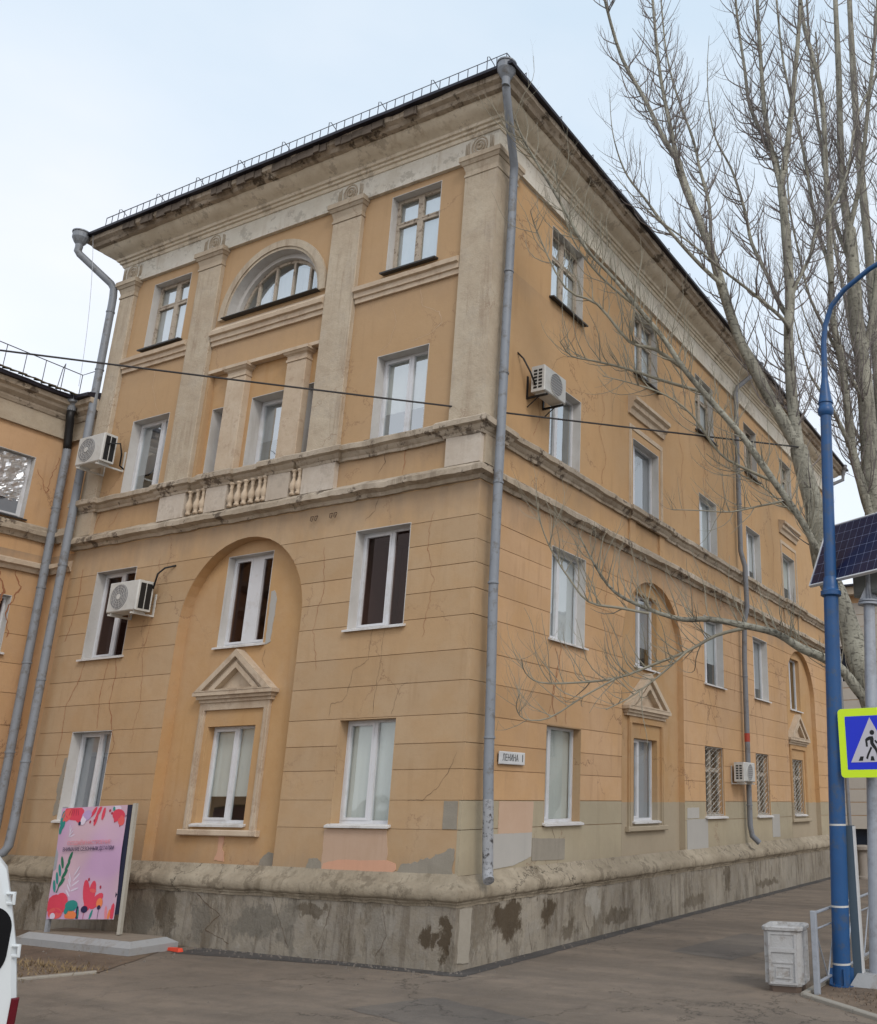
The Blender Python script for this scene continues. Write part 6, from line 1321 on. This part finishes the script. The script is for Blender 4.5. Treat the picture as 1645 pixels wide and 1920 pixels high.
# ================================================================ trees
def skin(b, nodes, n=8):
    # smooth the node line with Catmull-Rom and lay a tapering tube on it
    P = [Vector(q[:3]) for q in nodes]; r = [q[3] for q in nodes]; pts = []; rs = []
    for i in range(len(P)-1):
        p0 = P[max(i-1, 0)]; p1 = P[i]; p2 = P[i+1]; p3 = P[min(i+2, len(P)-1)]; k = 3
        for j in range(k):
            t = j/k; pts.append(.5*((2*p1)+(p2-p0)*t+(2*p0-5*p1+4*p2-p3)*t*t+(3*p1-p0-3*p2+p3)*t**3)); rs.append(r[i]+(r[i+1]-r[i])*t)
    pts.append(P[-1]); rs.append(r[-1])
    rs = [q*(1+.10*noise.noise(Vector(p_)*1.7)+.07*noise.noise(Vector(p_)*5)) for q, p_ in zip(rs, pts)]
    b.tube([tuple(q) for q in pts], rs, n, True); return pts, rs
def twig(b, p, d, L_, r, up, depth, rng, stats):
    """one wavy ascending poplar shoot with side shoots"""
    k = max(4, int(L_/.16)); pts = [p.copy()]; rs = [r]; q = p.copy(); dd = d.normalized(); ph = rng.random()*6; side = dd.orthogonal().normalized()
    for i in range(k):
        dd = (dd+Vector((0, 0, up*.21))+side*math.sin(ph+i*.95)*.22+Vector((rng.uniform(-1, 1), rng.uniform(-1, 1), rng.uniform(-.6, .6)))*.10).normalized()
        q = q+dd*(L_/k)
        if q.x < .34 and q.y > -.4 and q.z < 16.5: q.x = .34; dd.x = abs(dd.x)*.4
        pts.append(q.copy()); rs.append(r*(1-.72*(i+1)/k))
    b.tube([tuple(t) for t in pts], rs, 3 if depth > 0 else 5, True, cap=False); stats[0] += 1
    if depth < 2:
        m_ = int(L_/(.30 if depth == 0 else .22))
        for j in range(m_):
            i = min(k-1, max(1, int(k*(.12+.86*(j+rng.random()*.8)/max(1, m_))))); t = (pts[i+1]-pts[i]).normalized()
            s = Vector((rng.uniform(-1, 1), rng.uniform(-1, 1), rng.uniform(-.2, .5))); s = (s-t*s.dot(t)).normalized()
            twig(b, pts[i], t*.72+s*.7, L_*rng.uniform(.22, .5)*(1-.35*i/k)+.12, rs[i]*.55, up*1.2, depth+1, rng, stats)
def tree(key, loc, label, dens, Lr, seed, low_dens=1.0):
    root = tag(empty('poplar_tree', loc), label, 'tree', 'bare poplars along the street'); rng = random.Random(seed); o0 = Vector(loc); crown = MB(); crown2 = MB(); st = [0]
    for name, nodes in TREES[key]:
        b = MB(); pts, rs = skin(b, nodes, 12 if name == 'trunk' else 8); b.v = [q-o0 for q in b.v]
        autosmooth(b.build('trunk' if name == 'trunk' else 'limb', M['tree_trunk'] if name != 'low_limb' or nodes[0][3] > .05 else M['twig_pale'], root), 70)
        Ltot = sum((a-c).length for a, c in zip(pts, pts[1:]))
        if name == 'trunk':
            lo = 6.5 if key == 'A' else 8.5; m_ = int(dens*Ltot*.35)
        else: lo = 0; m_ = int(Ltot*dens*(1.0 if name == 'limb' else low_dens))
        for j in range(m_):
            f = rng.uniform(.08, .99); i = min(len(pts)-2, int(f*(len(pts)-1))); q = pts[i].lerp(pts[i+1], rng.random()); t = (pts[i+1]-pts[i]).normalized()
            if q.z < lo: continue
            s = Vector((rng.uniform(-1, 1), rng.uniform(-1, 1), rng.uniform(-.1, .4)));
            if name == 'low_limb': s = Vector((rng.uniform(-.9, .9), rng.uniform(-.9, .9), rng.uniform(-.3, 1.0)))
            s = (s-t*s.dot(t)).normalized(); thin = rs[i]
            if name == 'low_limb':
                L_ = rng.uniform(.4, 1.35)*(1.0 if thin > .012 else .6); rr_ = min(.011, thin*.6); upk = 1.0
            else: L_ = rng.uniform(.5, 1)*Lr*(1-.45*f); rr_ = min(.016, thin*.4); upk = 1.15
            twig(crown2 if name == 'low_limb' else crown, q, t*.55+s*.8, L_, rr_, upk, 0 if L_ > .5 else 1, rng, st)
    for cb, mt in ((crown, 'twig'), (crown2, 'twig_pale')):
        if cb.v: cb.v = [q-o0 for q in cb.v]; o = cb.build('crown', M[mt], root); o['kind'] = 'stuff'
    return st[0], len(crown.f)+len(crown2.f)
st1 = tree('A', (6.0, 4.2, 0), 'leaning bare poplar nearest the corner, its pale limbs reaching over the facade', 6.4, 2.0, 11, 1.5)
st2 = tree('B', (6.6, 8.2, 0), 'second bare poplar, its twin pale stems behind the curved lamp arm', 5.6, 2.2, 23)
st3 = tree('C', (6.9, 13.1, 0), 'third bare poplar further down the street, half hidden behind the others', 5.6, 2.4, 37)
print('twigs', st1, st2, st3)

# ================================================================ small ground litter
rng = random.Random(5)
def blades(name, spots, mat, hgt, label_, n_each):
    b = MB()
    for (x, y, sx_, sy_) in spots:
        for _ in range(n_each):
            px, py_ = rng.gauss(x, sx_), rng.gauss(y, sy_); a = rng.uniform(0, 6.28); h = hgt*rng.uniform(.3, 1); ln = rng.uniform(.02, .12); w_ = .006
            dx, dy = math.cos(a), math.sin(a)
            b.addw([(px-dy*w_, py_+dx*w_, .006), (px+dy*w_, py_-dx*w_, .006), (px+dx*ln, py_+dy*ln, .01+h)], [(0, 1, 2)])
    o = b.build(name, mat); return tag(o, label_, None, kind='stuff')
blades('dry_grass', [(-4.55-.32*k, -2.5-.05*k+rng.uniform(-.2, .2), .22, .22) for k in range(9)]+[(-4.8-.2*k, -3.2-.3*k, .2, .25) for k in range(6)], M['leaf_dry'], .07, 'dry yellow grass along the edge of the soil verge', 90)
blades('dead_leaves', [(5.6+.3*k, .9+rng.uniform(-.6, .8)-.35*k, .3, .35) for k in range(9)]+[(5.5, 2+k, .3, .5) for k in range(6)], simple('dead_leaf', (.16, .11, .075), rough=.9, var=.5), .05, 'dead leaves and twigs on the soil bed', 150)
b = MB()
for _ in range(620):
    r_0 = rng.random()
    if r_0 < .25: x, y = rng.uniform(5.1, 7), rng.uniform(0.2, 3.5)
    elif r_0 < .45: x, y = rng.uniform(-5, .3), -.14-abs(rng.gauss(0, .22))
    elif r_0 < .62: x, y = .16+abs(rng.gauss(0, .2)), rng.uniform(-.2, 16)
    elif r_0 < .78: x, y = rng.uniform(-3, 6), rng.uniform(-5.5, 1)
    else: x, y = rng.uniform(-9, -4.4), rng.uniform(-3.6, -.3)
    if x > 5 and y < .47-.81*(x-5): continue
    if .13 > x > -11 and y > -.13: continue
    s = rng.uniform(.005, .02) if r_0 < .62 or r_0 > .78 else rng.uniform(.004, .011); b.addw([(x-s, y-s*.6, .0), (x+s, y-s*.5, .0), (x+s*.7, y+s, .0), (x-s*.8, y+s*.8, .0), (x, y, s*1.1+.012)], [(0, 1, 4), (1, 2, 4), (2, 3, 4), (3, 0, 4)])
tag(b.build('pebbles', simple('crumb_stone', (.17, .15, .13), rough=.95, var=.5, scale=3)), 'pebbles and plaster crumbs scattered on the soil and along the walls', None, kind='stuff')
